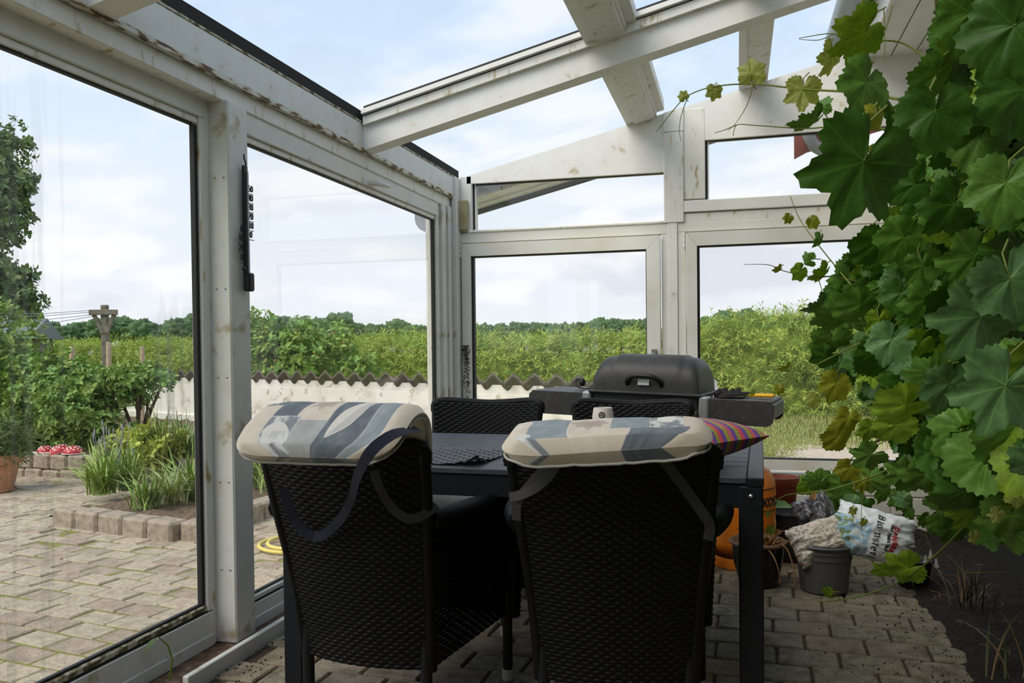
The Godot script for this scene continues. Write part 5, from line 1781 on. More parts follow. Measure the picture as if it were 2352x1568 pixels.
	b.tube(smooth_path([Vector3(0.0, 0.028, 0), Vector3(-0.024, 0.056, 0.0), Vector3(-0.036, 0.036, 0), Vector3(-0.022, 0.014, 0.01), Vector3(0.012, 0.006, 0.012), Vector3(0.06, 0.005, 0.01)], 24), 0.004, 6)
	part(b, "cord", mats.black_iron, k)
	b = MB.new()
	b.tint = Color.WHITE
	leaf_blade(b, Vector3(-0.03, 0.004, 0), Vector3(1, 0.05, 0.1).normalized(), Vector3.UP, 0.07, 0.022, 0.2, 0.1)
	var dl := part(b, "dry_leaf", mats.dry_leaf, self)
	dl.position = place.call(-0.345, -0.08)
	tag(dl, "curled orange-brown dry leaf on the grill shelf", "leaf")
	# gardening gloves and yellow secateurs
	for q in [[0.375, 0.02, 0.0, "dark gardening glove with spread fingers on the grill shelf"], [0.40, 0.11, 0.5, "flat black gardening glove at the front of the grill shelf"]]:
		var gl := MB.new()
		gl.grid(14, 10, func(u: float, v: float) -> Vector3:
			var a := u * 2 - 1
			var e := v * 2 - 1
			return Vector3(a * 0.06, 0.004 + 0.022 * pow(maxf(0.0, (1 - a * a) * (1 - e * e)), 0.4), e * 0.035), true)
		for f in 4:
			var x := -0.05 + f * 0.032
			gl.tube(PackedVector3Array([Vector3(x, 0.012, -0.02), Vector3(x + 0.004, 0.022 + 0.01 * (f % 2), -0.055), Vector3(x + 0.01, 0.03 if q[2] == 0.0 else 0.012, -0.075)]), [0.013, 0.012, 0.009], 8)
		gl.tube(PackedVector3Array([Vector3(0.045, 0.012, 0.01), Vector3(0.085, 0.012, -0.012), Vector3(0.105, 0.012, -0.03)]), [0.014, 0.012, 0.009], 8)
		var o := part(gl, "gardening_glove", mats.glove, self)
		o.position = place.call(q[0], q[1]) + Vector3(0, 0.0, 0)
		o.rotation.y = q[2]
		tag(o, q[3], "glove", "gardening gloves on the grill")
	var sc := thing("secateurs", "secateurs with bright yellow handles on the grill's side shelf", "secateurs", place.call(0.505, 0.03), -20.0)
	for s in [-1.0, 1.0]:
		b = MB.new()
		b.tube(smooth_path([Vector3(-0.03, 0.012, 0), Vector3(0.01, 0.014, 0.012 * s), Vector3(0.06, 0.014, 0.018 * s), Vector3(0.09, 0.012, 0.012 * s)], 14), [0.006, 0.008, 0.009, 0.009, 0.009, 0.009, 0.009, 0.009, 0.009, 0.009, 0.009, 0.009, 0.009, 0.009, 0.008], 8)
		part(b, "handle", mats.yellow_plastic, sc)
	b = MB.new()
	b.box(Vector3(-0.055, 0.01, 0), Vector3(0.055, 0.006, 0.014), Basis.IDENTITY, 0.002)
	part(b, "blade", mats.black_iron, sc)
	# thermometer on the post
	var th := thing("thermometer", "black wrought-iron wall thermometer with cut-out numerals on the white post", "thermometer", Vector3(-1.757, 1.56, -2.688), 90.0)
	b = MB.new()
	b.span(-0.013, 0.013, -0.19, 0.215, 0.006, 0.016, 0.002)
	part(b, "back_plate", mats.black_iron, th)
	b = MB.new()
	b.tube(smooth_path([Vector3(0.004, 0.21, 0.012), Vector3(0.0, 0.225, 0.016), Vector3(-0.006, 0.24, 0.014), Vector3(-0.004, 0.256, 0.012)], 12), 0.003, 6)
	part(b, "hook", mats.black_iron, th)
	b = MB.new()
	b.box(Vector3(0.002, -0.212, 0.02), Vector3(0.036, 0.068, 0.03), Basis.IDENTITY, 0.006)
	b.lathe([Vector2(0.009, 0), Vector2(0.006, 0.006), Vector2(0.0, 0.006)], 10, Vector3(-0.024, -0.165, 0.016), Basis(Vector3.RIGHT, PI / 2))
	part(b, "bulb_guard", mats.black_iron, th)
	b = MB.new()
	b.tube(PackedVector3Array([Vector3(0.004, -0.19, 0.021), Vector3(0.004, 0.195, 0.021)]), 0.0032, 8)
	part(b, "glass_tube", mat("tube_glass", rgb8(190, 196, 198), 0.1), th)
	var font := SystemFont.new()
	font.font_names = PackedStringArray(["Droid Sans"])
	var y := 0.135
	for q in ["50", "40", "30", "20", "10", "0"]:
		numeral(th, q, Vector3(0.034, y, 0.012), font)
		y -= 0.034
	y = -0.02
	for q in ["0", "10", "20", "0"]:
		numeral(th, q, Vector3(-0.031 if q.length() > 1 else -0.026, y, 0.012), font)
		y -= 0.035

func numeral(parent: Node, txt: String, at: Vector3, font: Font) -> void:
	var t := TextMesh.new()
	t.text = txt
	t.font = font
	t.font_size = 30
	t.pixel_size = 0.0009
	t.depth = 0.004
	var o := inst(t, "numeral", mats.black_iron, parent, at)
	o.scale = Vector3(1.05, 1.15, 1)
	var b := MB.new()
	b.span(-0.016, 0.016, -0.0165, -0.0145, -0.002, 0.002, 0.0)
	part(b, "scale_bar", mats.black_iron, o)

# ---------------------------------------------------------------- pots, gas bottle, bags
func wrap_text(parent: Node, txt: String, r: float, h: float, y: float, a0: float, m: Material, called: String) -> void:
	# lettering laid on a cylinder
	var font := SystemFont.new()
	font.font_names = PackedStringArray(["Droid Sans"])
	font.font_weight = 700
	var a := a0
	for ch in txt:
		var t := TextMesh.new()
		t.text = ch
		t.font = font
		t.font_size = 64
		t.pixel_size = h / 46.0
		t.depth = 0.002
		var o := inst(t, called, m, parent)
		o.transform = Transform3D(Basis(Vector3.UP, a), Vector3(sin(a) * r, y, cos(a) * r))
		a += h * 0.86 / r

func build_pots() -> void:
	var b: MB
	# orange gas bottle
	var bp := on_level(1709, 1296, 0.0)
	var gb := thing("gas_bottle", "orange gas bottle on a ring foot behind the table leg", "gas bottle", Vector3(bp.x, 0, bp.z - 0.02), 0.0)
	b = MB.new()
	b.lathe([Vector2(0.0, 0.05), Vector2(0.12, 0.052), Vector2(0.15, 0.09), Vector2(0.154, 0.12), Vector2(0.154, 0.38), Vector2(0.148, 0.43), Vector2(0.125, 0.475), Vector2(0.085, 0.50), Vector2(0.03, 0.51), Vector2(0.0, 0.51)], 48)
	part(b, "body", mats.gas_orange, gb)
	b = MB.new()
	b.lathe([Vector2(0.156, 0.0), Vector2(0.162, 0.006), Vector2(0.158, 0.052), Vector2(0.15, 0.052), Vector2(0.15, 0.0), Vector2(0.156, 0.0)], 48)
	part(b, "foot_ring", mats.gas_orange, gb)
	b = MB.new()
	b.lathe([Vector2(0.155, 0.268), Vector2(0.1556, 0.272), Vector2(0.155, 0.276)], 48)
	part(b, "weld_seam", mats.gas_orange, gb)
	b = MB.new()
	b.lathe([Vector2(0.022, 0.50), Vector2(0.022, 0.545), Vector2(0.015, 0.55), Vector2(0.015, 0.57), Vector2(0.0, 0.572)], 16)
	part(b, "valve", mats.chrome, gb)
	b = MB.new()
	b.tube(smooth_path([Vector3(0.05, 0.50, 0.03), Vector3(0.058, 0.545, 0.03), Vector3(0.05, 0.57, 0.0), Vector3(0.056, 0.545, -0.03), Vector3(0.05, 0.50, -0.03)], 20), 0.012, 8)
	part(b, "carry_handle", mats.gas_orange, gb)
	wrap_text(gb, "KOSAN", 0.1545, 0.045, 0.33, 0.70, mats.print_black, "letter")
	# black frame lines round the lettering
	for q in [[0.365, 0.355, 0.30, 0.62, 0.03], [0.29, 0.29, 0.36, 1.3, 0.0], [0.395, 0.395, 0.62, 1.3, 0.0]]:
		var pts := PackedVector3Array()
		for k in 13:
			var a := lerpf(q[2], q[3], k / 12.0)
			pts.append(Vector3(sin(a) * 0.155, lerpf(q[0], q[1], k / 12.0) + float(q[4]) * k / 12.0, cos(a) * 0.155))
		b = MB.new()
		b.tube(pts, 0.0022, 5)
		part(b, "printed_line", mats.print_black, gb)
	# dark glazed pot with a withered plant
	var dp := on_level(1742, 1350, 0.0)
	var dk := thing("glazed_pot", "dark glazed flower pot with a withered brown plant beside the table leg", "flower pot", Vector3(dp.x, 0, dp.z - 0.06))
	b = MB.new()
	b.lathe([Vector2(0.0, 0.0), Vector2(0.075, 0.0), Vector2(0.085, 0.01), Vector2(0.108, 0.1), Vector2(0.115, 0.165), Vector2(0.112, 0.185)], 36)
	part(b, "pot", mats.glaze_dark, dk)
	b = MB.new()
	b.lathe([Vector2(0.112, 0.183), Vector2(0.128, 0.19), Vector2(0.131, 0.2), Vector2(0.122, 0.207), Vector2(0.108, 0.2), Vector2(0.104, 0.18), Vector2(0.0, 0.175)], 36)
	part(b, "rim", mats.terracotta_rim, dk)
	for k in 26:
		b = MB.new()
		b.tint = Color.WHITE
		var a := rng.randf() * TAU
		var d := Vector3(cos(a), rng.randf_range(0.5, 2.2), sin(a)).normalized()
		leaf_blade(b, Vector3(rng.randfn(0.03, 0.025), 0.18, rng.randfn(0, 0.025)), d, Vector3(sin(a), 0.2, -cos(a)), rng.randf_range(0.06, 0.11), 0.035, 0.7, 0.7)
		part(b, "dry_leaf", mats.dry_leaf, dk)
	for q in [[Vector3(0.06, 0.2, 0.05), Vector3(0.13, 0.22, 0.06), Vector3(0.17, 0.14, 0.07), Vector3(0.215, 0.09, 0.08)], [Vector3(0.05, 0.2, 0.06), Vector3(0.115, 0.2, 0.1), Vector3(0.15, 0.1, 0.12), Vector3(0.15, 0.03, 0.12)], [Vector3(0.05, 0.2, 0.03), Vector3(0.07, 0.25, 0.04), Vector3(0.075, 0.3, 0.05), Vector3(0.068, 0.33, 0.05)], [Vector3(0.02, 0.2, 0.07), Vector3(0.06, 0.17, 0.14), Vector3(0.085, 0.1, 0.145), Vector3(0.09, 0.05, 0.14)]]:
		b = MB.new()
		b.tube(smooth_path(q, 12), 0.0032, 5)
		part(b, "dry_stalk", mats.dry_leaf, dk)
	# black plastic pot with a leafy seedling and the red pot behind it
	var kp := on_level(1812, 1296, 0.0)
	var kb := thing("nursery_pot", "black plastic nursery pot with two heart-shaped leaves behind the grey bucket", "flower pot", Vector3(kp.x, 0, kp.z - 0.13))
	b = MB.new()
	b.lathe([Vector2(0.0, 0.0), Vector2(0.105, 0.0), Vector2(0.135, 0.235), Vector2(0.142, 0.237), Vector2(0.142, 0.25), Vector2(0.134, 0.25), Vector2(0.13, 0.225), Vector2(0.0, 0.222)], 32)
	part(b, "pot", mats.pot_black, kb)
	var gm := foliage("seedling_leaf", rgb8(104, 148, 62))
	for q in [[Vector3(0.02, 0.28, 0.09), Vector3(-0.9, 0.35, 0.35), 0.11], [Vector3(0.03, 0.27, 0.1), Vector3(0.95, 0.2, 0.3), 0.115]]:
		b = MB.new()
		b.tint = Color(1, 1, 1)
		leaf_blade(b, q[0], (q[1] as Vector3).normalized(), Vector3(0, 1, 0.3), q[2], 0.085, 0.12, 0.4)
		part(b, "leaf", gm, kb)
	b = MB.new()
	b.tube(PackedVector3Array([Vector3(0.01, 0.22, 0.06), Vector3(0.02, 0.255, 0.08), Vector3(0.025, 0.28, 0.09)]), 0.004, 6)
	part(b, "stem", mats.green_stem, kb)
	var rp := thing("red_pot", "red-brown plastic pot standing on an upturned black pot by the low wall", "flower pot", Vector3(kp.x - 0.02, 0.19, -4.72))
	b = MB.new()
	b.lathe([Vector2(0.0, 0.0), Vector2(0.075, 0.0), Vector2(0.09, 0.14), Vector2(0.098, 0.142), Vector2(0.1, 0.185), Vector2(0.094, 0.187), Vector2(0.089, 0.16), Vector2(0.0, 0.155)], 32)
	part(b, "pot", mats.pot_red, rp)
	b = MB.new()
	b.lathe([Vector2(0.0, 0.158), Vector2(0.05, 0.168), Vector2(0.088, 0.162)], 20)
	part(b, "earth", mats.brown_sill, rp)
	var up := thing("upturned_pot", "upturned black pot carrying the red-brown pot", "flower pot", Vector3(kp.x - 0.02, 0, -4.72))
	b = MB.new()
	b.lathe([Vector2(0.14, 0.0), Vector2(0.143, 0.02), Vector2(0.135, 0.022), Vector2(0.11, 0.188), Vector2(0.0, 0.19)], 28)
	part(b, "pot", mats.pot_black, up)
	# grey bucket
	var gp := on_level(1897, 1366, 0.0)
	gp.z -= 0.085
	var bk := thing("grey_bucket", "grey plastic pot with a rolled rim stuffed with bags", "bucket", gp)
	b = MB.new()
	b.lathe([Vector2(0.0, 0.0), Vector2(0.094, 0.0), Vector2(0.1, 0.006), Vector2(0.116, 0.148), Vector2(0.119, 0.15), Vector2(0.1195, 0.156), Vector2(0.1175, 0.158), Vector2(0.119, 0.176), Vector2(0.122, 0.178), Vector2(0.1225, 0.183), Vector2(0.12, 0.185), Vector2(0.121, 0.2), Vector2(0.129, 0.202), Vector2(0.131, 0.208), Vector2(0.128, 0.214), Vector2(0.121, 0.213), Vector2(0.117, 0.19), Vector2(0.1, 0.03), Vector2(0.0, 0.025)], 48)
	part(b, "bucket_shell", mats.bucket, bk)
	b = MB.new()
	b.lathe([Vector2(0.1165, 0.19), Vector2(0.1185, 0.207), Vector2(0.1145, 0.216), Vector2(0.111, 0.19)], 40)
	part(b, "inner_pot_rim", mats.pot_black, bk)
	build_bags(gp)
	# a second dark pot with pale bell flowers beyond the bucket
	var fp := on_level(2075, 1352, 0.0)
	var bl := thing("flower_pot", "small black pot with drooping pale bell flowers in the soil strip", "flower pot", Vector3(fp.x + 0.05, 0.0, fp.z - 0.06))
	b = MB.new()
	b.lathe([Vector2(0.0, 0.0), Vector2(0.06, 0.0), Vector2(0.08, 0.11), Vector2(0.085, 0.112), Vector2(0.085, 0.125), Vector2(0.078, 0.125), Vector2(0.074, 0.1), Vector2(0.0, 0.1)], 24)
	part(b, "pot", mats.pot_black, bl)
	for k in 7:
		var a := k * 0.9
		var tip := Vector3(cos(a) * 0.09, 0.12 + 0.05 * (k % 3), sin(a) * 0.07 + 0.03)
		b = MB.new()
		b.tube(smooth_path([Vector3(0, 0.1, 0), Vector3(tip.x * 0.6, tip.y + 0.08, tip.z * 0.6), tip + Vector3(0, 0.02, 0)], 8), 0.0018, 5)
		part(b, "stalk", mats.brown_stem, bl)
		b = MB.new()
		b.lathe([Vector2(0.014, -0.02), Vector2(0.007, -0.008), Vector2(0.004, 0.012), Vector2(0.0, 0.02)], 10, tip)
		part(b, "bell_flower", mat("bell", rgb8(196, 186, 182), 0.8), bl)
	# pebble and a tuft of dry grass on the soil
	b = MB.new()
	b.lathe([Vector2(0.0, 0.0), Vector2(0.012, 0.004), Vector2(0.013, 0.01), Vector2(0.0, 0.016)], 12, on_level(1816, 1316, 0.0))
	tag(part(b, "pebble", mats.kerb, self), "small round pebble on the blocks by the bucket", "pebble")
	var tf := inst(blades(26, 0.26, 0.006, 1.0, 51, [Color(0.10, 0.07, 0.04), Color(0.16, 0.10, 0.05), Color(0.07, 0.06, 0.03)]), "dry_tuft", foliage("dry_grass", Color.WHITE), self, on_level(2225, 1395, 0.02))
	tag(tf, "withered brown grass tuft on the bare soil", "grass plant")
	var tg := inst(blades(9, 0.30, 0.009, 0.9, 52, [Color(0.10, 0.12, 0.05), Color(0.22, 0.14, 0.06)]), "leek_tuft", mats.dry_grass, self, on_level(2310, 1560, 0.02))
	tag(tg, "half-dry leek-like tuft at the edge of the soil and paving", "plant")

# a crumpled plastic bag as a warped pillow
func bag_surface(size: Vector3, sd: int, crumple: float) -> Callable:
	var f := FastNoiseLite.new()
	f.seed = sd
	f.frequency = 0.75
	f.fractal_type = FastNoiseLite.FRACTAL_RIDGED
	f.fractal_octaves = 3
	return func(x: float, y: float, s: float) -> Vector3:
		var e := pow(maxf(0.0, (1.0 - pow(absf(x), 3.0)) * (1.0 - pow(absf(y), 3.0))), 0.5)
		var w := f.get_noise_3d(x, y, s * 0.4 * e)
		var rim := f.get_noise_2d(x * 1.4 + 7.0, y * 1.4)
		return Vector3(x * (1.0 + 0.1 * rim), y * (1.0 + 0.1 * rim), s * e * (1.0 + crumple * w) + 0.12 * rim) * size

func bag(label: String, xf: Transform3D, surface: Callable, m: Material) -> MeshInstance3D:
	var b := MB.new()
	for s in [1.0, -1.0]:
		b.grid(48, 48, func(u: float, v: float) -> Vector3: return surface.call(u * 2 - 1, v * 2 - 1, s), s < 0)
	var o := part(b, "plastic_bag", m, self)
	o.transform = xf
	tag(o, label, "bag", "plastic bags in and around the bucket")
	return o

func glossy_print(key: String, im: Image) -> StandardMaterial3D:
	var m := mat(key, Color.WHITE, 0.28)
	m.albedo_texture = ImageTexture.create_from_image(im)
	return m

func build_bags(gp: Vector3) -> void:
	var f := FastNoiseLite.new()
	f.seed = 15
	f.frequency = 0.03
	f.fractal_octaves = 4
	# white soil bag: pale blue picture panel, black script line, red brand line
	var N := 256
	var im := Image.create(N, N, false, Image.FORMAT_RGB8)
	for y in N:
		for x in N:
			var c := rgb8(222, 227, 230)
			if x < 120:
				var w := f.get_noise_2d(x, y)
				c = rgb8(150, 186, 206) if w > -0.05 else (rgb8(120, 140, 90) if x < 60 else rgb8(196, 204, 206))
				if y > 190: c = rgb8(222, 227, 230)
			im.set_pixel(x, y, c)
	var white := glossy_print("bag_white", im)
	var centre := on_z(2004, 1226, -3.88)
	var tilt := Basis.from_euler(Vector3(-0.18, -0.12, -0.24))
	var size := Vector3(0.155, 0.104, 0.062)
	var face := bag_surface(size, 3, 0.2)
	var owner_bag := bag("white potting-soil bag with blue picture and red lettering beside the bucket", Transform3D(tilt, centre), face, white)
	var font := SystemFont.new()
	font.font_names = PackedStringArray(["Droid Sans"])
	font.font_weight = 700
	var script := SystemFont.new()
	script.font_names = PackedStringArray(["Droid Serif"])
	script.font_italic = true
	for q in [["Blomsterjord", 0.00108, 0.018, script, mats.print_black, 0.012], ["FRA PINDSTRUP", 0.00042, 0.062, font, mats.print_black, 0.0], ["DANMULD", 0.00082, 0.084, font, mat("print_red", rgb8(186, 36, 48), 0.5), 0.0]]:
		# each letter runs down the bag, lying on the bulged face
		var txt: String = q[0]
		var yy := 0.09 if q[0] == "Blomsterjord" else 0.06
		for ch in txt:
			var t := TextMesh.new()
			t.text = ch
			t.font = q[3]
			t.font_size = 48
			t.pixel_size = float(q[1]) * 0.8
			t.depth = 0.002
			var adv := t.get_aabb().size.x + float(q[1]) * 2.2
			if ch == " ": adv = float(q[1]) * 9.0
			var px := float(q[2]) / size.x
			var py := (yy - adv * 0.5) / size.y
			if absf(py) > 0.93: break
			var p: Vector3 = face.call(px, py, 1.0)
			var dx: Vector3 = (face.call(px + 0.03, py, 1.0) - face.call(px - 0.03, py, 1.0)).normalized()
			var dy: Vector3 = (face.call(px, py + 0.03, 1.0) - face.call(px, py - 0.03, 1.0)).normalized()
			var nn := dx.cross(dy).normalized()
			var o := inst(t, "letter", q[4], owner_bag)
			o.transform = Transform3D(Basis(-dy, nn.cross(-dy).normalized(), nn), p + nn * 0.002)
			yy -= adv
	# newspaper-like printed bag stuffed into the bucket
	im = Image.create(N, N, false, Image.FORMAT_RGB8)
	for y in N:
		for x in N:
			var w := f.get_noise_2d(x * 1.3, y * 1.3)
			var c := rgb8(206, 200, 188)
			if w > 0.22: c = rgb8(176, 164, 140)
			if w < -0.4: c = rgb8(168, 128, 112)
			if absf(f.get_noise_2d(x * 0.8 + 90, y * 0.8)) < 0.03: c = rgb8(140, 134, 122)
			if x < 70 and y % 9 < 2 and (x * 7 + y / 9 * 13) % 11 < 7: c = rgb8(110, 110, 112)
			im.set_pixel(x, y, c)
	bag("crumpled printed bag with faded picture stuffed in the bucket", Transform3D(Basis.from_euler(Vector3(-0.45, 0.15, 0.35)), gp + Vector3(-0.01, 0.225, 0.02)), bag_surface(Vector3(0.13, 0.088, 0.06), 8, 0.3), glossy_print("bag_printed", im))
	# black bag with a dry tip behind
	im = Image.create(N, N, false, Image.FORMAT_RGB8)
	for y in N:
		for x in N:
			var c := rgb8(58, 58, 62)
			if f.get_noise_2d(x, y) > 0.25: c = rgb8(96, 96, 100)
			if y > 150 and y < 180 and x > 60 and x < 130 and (x + y) % 12 < 4: c = rgb8(190, 190, 190)
			if y > 100 and y < 130 and x < 90 and (y % 8) < 3: c = rgb8(170, 170, 170)
			im.set_pixel(x, y, c)
	bag("shiny dark grey plastic bag bunched behind the bucket", Transform3D(Basis.from_euler(Vector3(-0.2, 0.1, 0.4)), gp + Vector3(0.0, 0.26, -0.17)), bag_surface(Vector3(0.085, 0.125, 0.06), 12, 0.5), glossy_print("bag_dark", im))
	var b := MB.new()
	b.tint = Color.WHITE
	leaf_blade(b, Vector3.ZERO, Vector3(0.5, 1, 0.1).normalized(), Vector3(0, 0.2, 1), 0.06, 0.03, 0.6, 0.3)
	var o := part(b, "dry_leaf", mats.dry_leaf, self)
	o.position = gp + Vector3(-0.045, 0.36, -0.16)
	tag(o, "dry pale leaf on top of the dark bag", "leaf")

# ---------------------------------------------------------------- grapevine
# leaf lies in its x-y plane, stalk at the origin, tip at y = -1, upper face towards +z
func grape_leaf(lobed: float, sd: int, cup: float) -> ArrayMesh:
	var r := RandomNumberGenerator.new()
	r.seed = sd
	var key := [[0.0, 1.0], [27.0, lerpf(0.93, 0.66, lobed)], [52.0, 0.94], [80.0, lerpf(0.86, 0.64, lobed)], [108.0, 0.82], [142.0, 0.74], [164.0, 0.6], [180.0, 0.1]]
	var f := FastNoiseLite.new()
	f.seed = sd
	f.frequency = 1.3
	var N := 56
	var ring := [0.0, 0.3, 0.62, 0.85, 1.0]
	var b := MB.new()
	var lob := [1.0 + r.randf_range(-0.08, 0.08), 1.0 + r.randf_range(-0.1, 0.1)]
	for q in ring.size():
		for s in N + 1:
			var a := -180.0 + 360.0 * s / N
			var e := absf(a)
			var k := 0
			while k < key.size() - 2 and key[k + 1][0] < e: k += 1
			var t := clampf((e - key[k][0]) / (key[k + 1][0] - key[k][0]), 0, 1)
			t = t * t * (3 - 2 * t)
			var rad: float = lerpf(key[k][1], key[k + 1][1], t) * lob[0 if a < 0 else 1]
			if ring[q] == 1.0 and e < 165.0: rad *= 1.0 + (0.045 if s % 2 else -0.045)
			var soft: float = lerpf(minf(rad, 0.6), rad, ring[q])
			var rq: float = ring[q]
			var p := Vector2(sin(deg_to_rad(a)), -cos(deg_to_rad(a))) * soft * rq
			var z := -cup * p.length_squared() + 0.1 * absf(p.x) * (1.0 - absf(p.x)) + 0.12 * f.get_noise_2d(p.x * 1.4, p.y * 1.4) + 0.07 * rq * rq * sin(deg_to_rad(a) * 3.0 + sd) + 0.06 * rq * sin(deg_to_rad(a) * 2.0 + sd * 2.1)
			b.vert(Vector3(p.x, p.y, z), Vector3.ZERO, Vector2(p.x * 0.45 + 0.5, 0.62 + p.y * 0.36))
	for q in ring.size() - 1:
		for s in N:
			var a := q * (N + 1) + s
			var c := a + N + 1
			for w in [[a, c, c + 1], [a, c + 1, a + 1]]:
				var nn := (b.v[w[1]] - b.v[w[0]]).cross(b.v[w[2]] - b.v[w[0]])
				if nn.length_squared() < 1e-16: continue
				if nn.z < 0: w = [w[0], w[2], w[1]]; nn = -nn
				for i in w: b.n[i] += nn
				b.i.append_array([w[0], w[2], w[1]])
	for k in b.v.size(): b.n[k] = b.n[k].normalized() if b.n[k].length_squared() > 0 else Vector3.BACK
	return b.mesh()

func vein_print() -> ImageTexture:
	var N := 256
	var im := Image.create(N, N, false, Image.FORMAT_RGB8)
	var f := FastNoiseLite.new()
	f.seed = 2
	f.frequency = 0.03
	f.fractal_octaves = 4
	var tips := [0.0, 52.0, -52.0, 108.0, -108.0]
	for y in N:
		for x in N:
			var p := Vector2(((x + 0.5) / N - 0.5) / 0.45, ((y + 0.5) / N - 0.62) / 0.36)
			var v := 0.80 + 0.12 * f.get_noise_2d(x, y)
			var line := 0.0
			for t in tips:
				var d := Vector2(sin(deg_to_rad(t)), -cos(deg_to_rad(t)))
				var along := p.dot(d)
				var off := absf(p.cross(d))
				if along > -0.02 and along < 1.0:
					line = maxf(line, 1.0 - smoothstep(0.008, 0.03, off * (1.0 + along)))
					# side veins
					var w := fposmod(along - off * 0.9, 0.16)
					if off < 0.34 * along + 0.03: line = maxf(line, 0.45 * (1.0 - smoothstep(0.004, 0.016, absf(w - 0.08))))
			v = lerpf(v, 1.0, line * 0.75)
			im.set_pixel(x, y, Color(v, v, v * lerpf(0.95, 0.85, line)))
	return ImageTexture.create_from_image(im)

var vine: Node3D
var leaf_shapes := []
var leaf_skins := {}
var stalks: MB

# a vine leaf as one part: stalk point, width, turned by roll in the picture plane, then tipped
func vine_leaf(x: float, y: float, d: float, wide: float, roll: float, yaw: float, pitch: float, shape: int, skin: String) -> void:
	var k := wide * d / FOCAL / 1.75
	var bs := cam_basis * Basis(Vector3.BACK, deg_to_rad(-roll)) * Basis(Vector3.UP, deg_to_rad(yaw)) * Basis(Vector3.RIGHT, deg_to_rad(pitch))
	var at := at_depth(x, y, d)
	while at.z < -5.0:
		d -= 0.04
		at = at_depth(x, y, d)
	var o := inst(leaf_shapes[shape % leaf_shapes.size()], "leaf", leaf_skins[skin], vine)
	o.transform = Transform3D(bs.scaled_local(Vector3.ONE * k), at)
	stalk(at, bs, k)

func stalk(at: Vector3, bs: Basis, k: float) -> void:
	var back := (bs * Vector3(0, 0.9, -0.55)).normalized()
	stalks.tube(PackedVector3Array([at, at + back * k * 0.5 + Vector3(0.0, 0.1, 0.0) * k, at + back * k * 0.9 + Vector3(0.12, 0.02, -0.02) * k * 2.0]), 0.0017, 4, false)

func shoot(px: Array, r0: float, r1: float, m: Material, called := "shoot") -> void:
	var pts := []
	for q in px: pts.append(at_depth(q[0], q[1], q[2]))
	var p := smooth_path(pts, px.size() * 6)
	var rad := []
	for k in p.size(): rad.append(lerpf(r0, r1, float(k) / (p.size() - 1)))
	var b := MB.new()
	b.tube(p, rad, 7)
	part(b, called, m, vine)

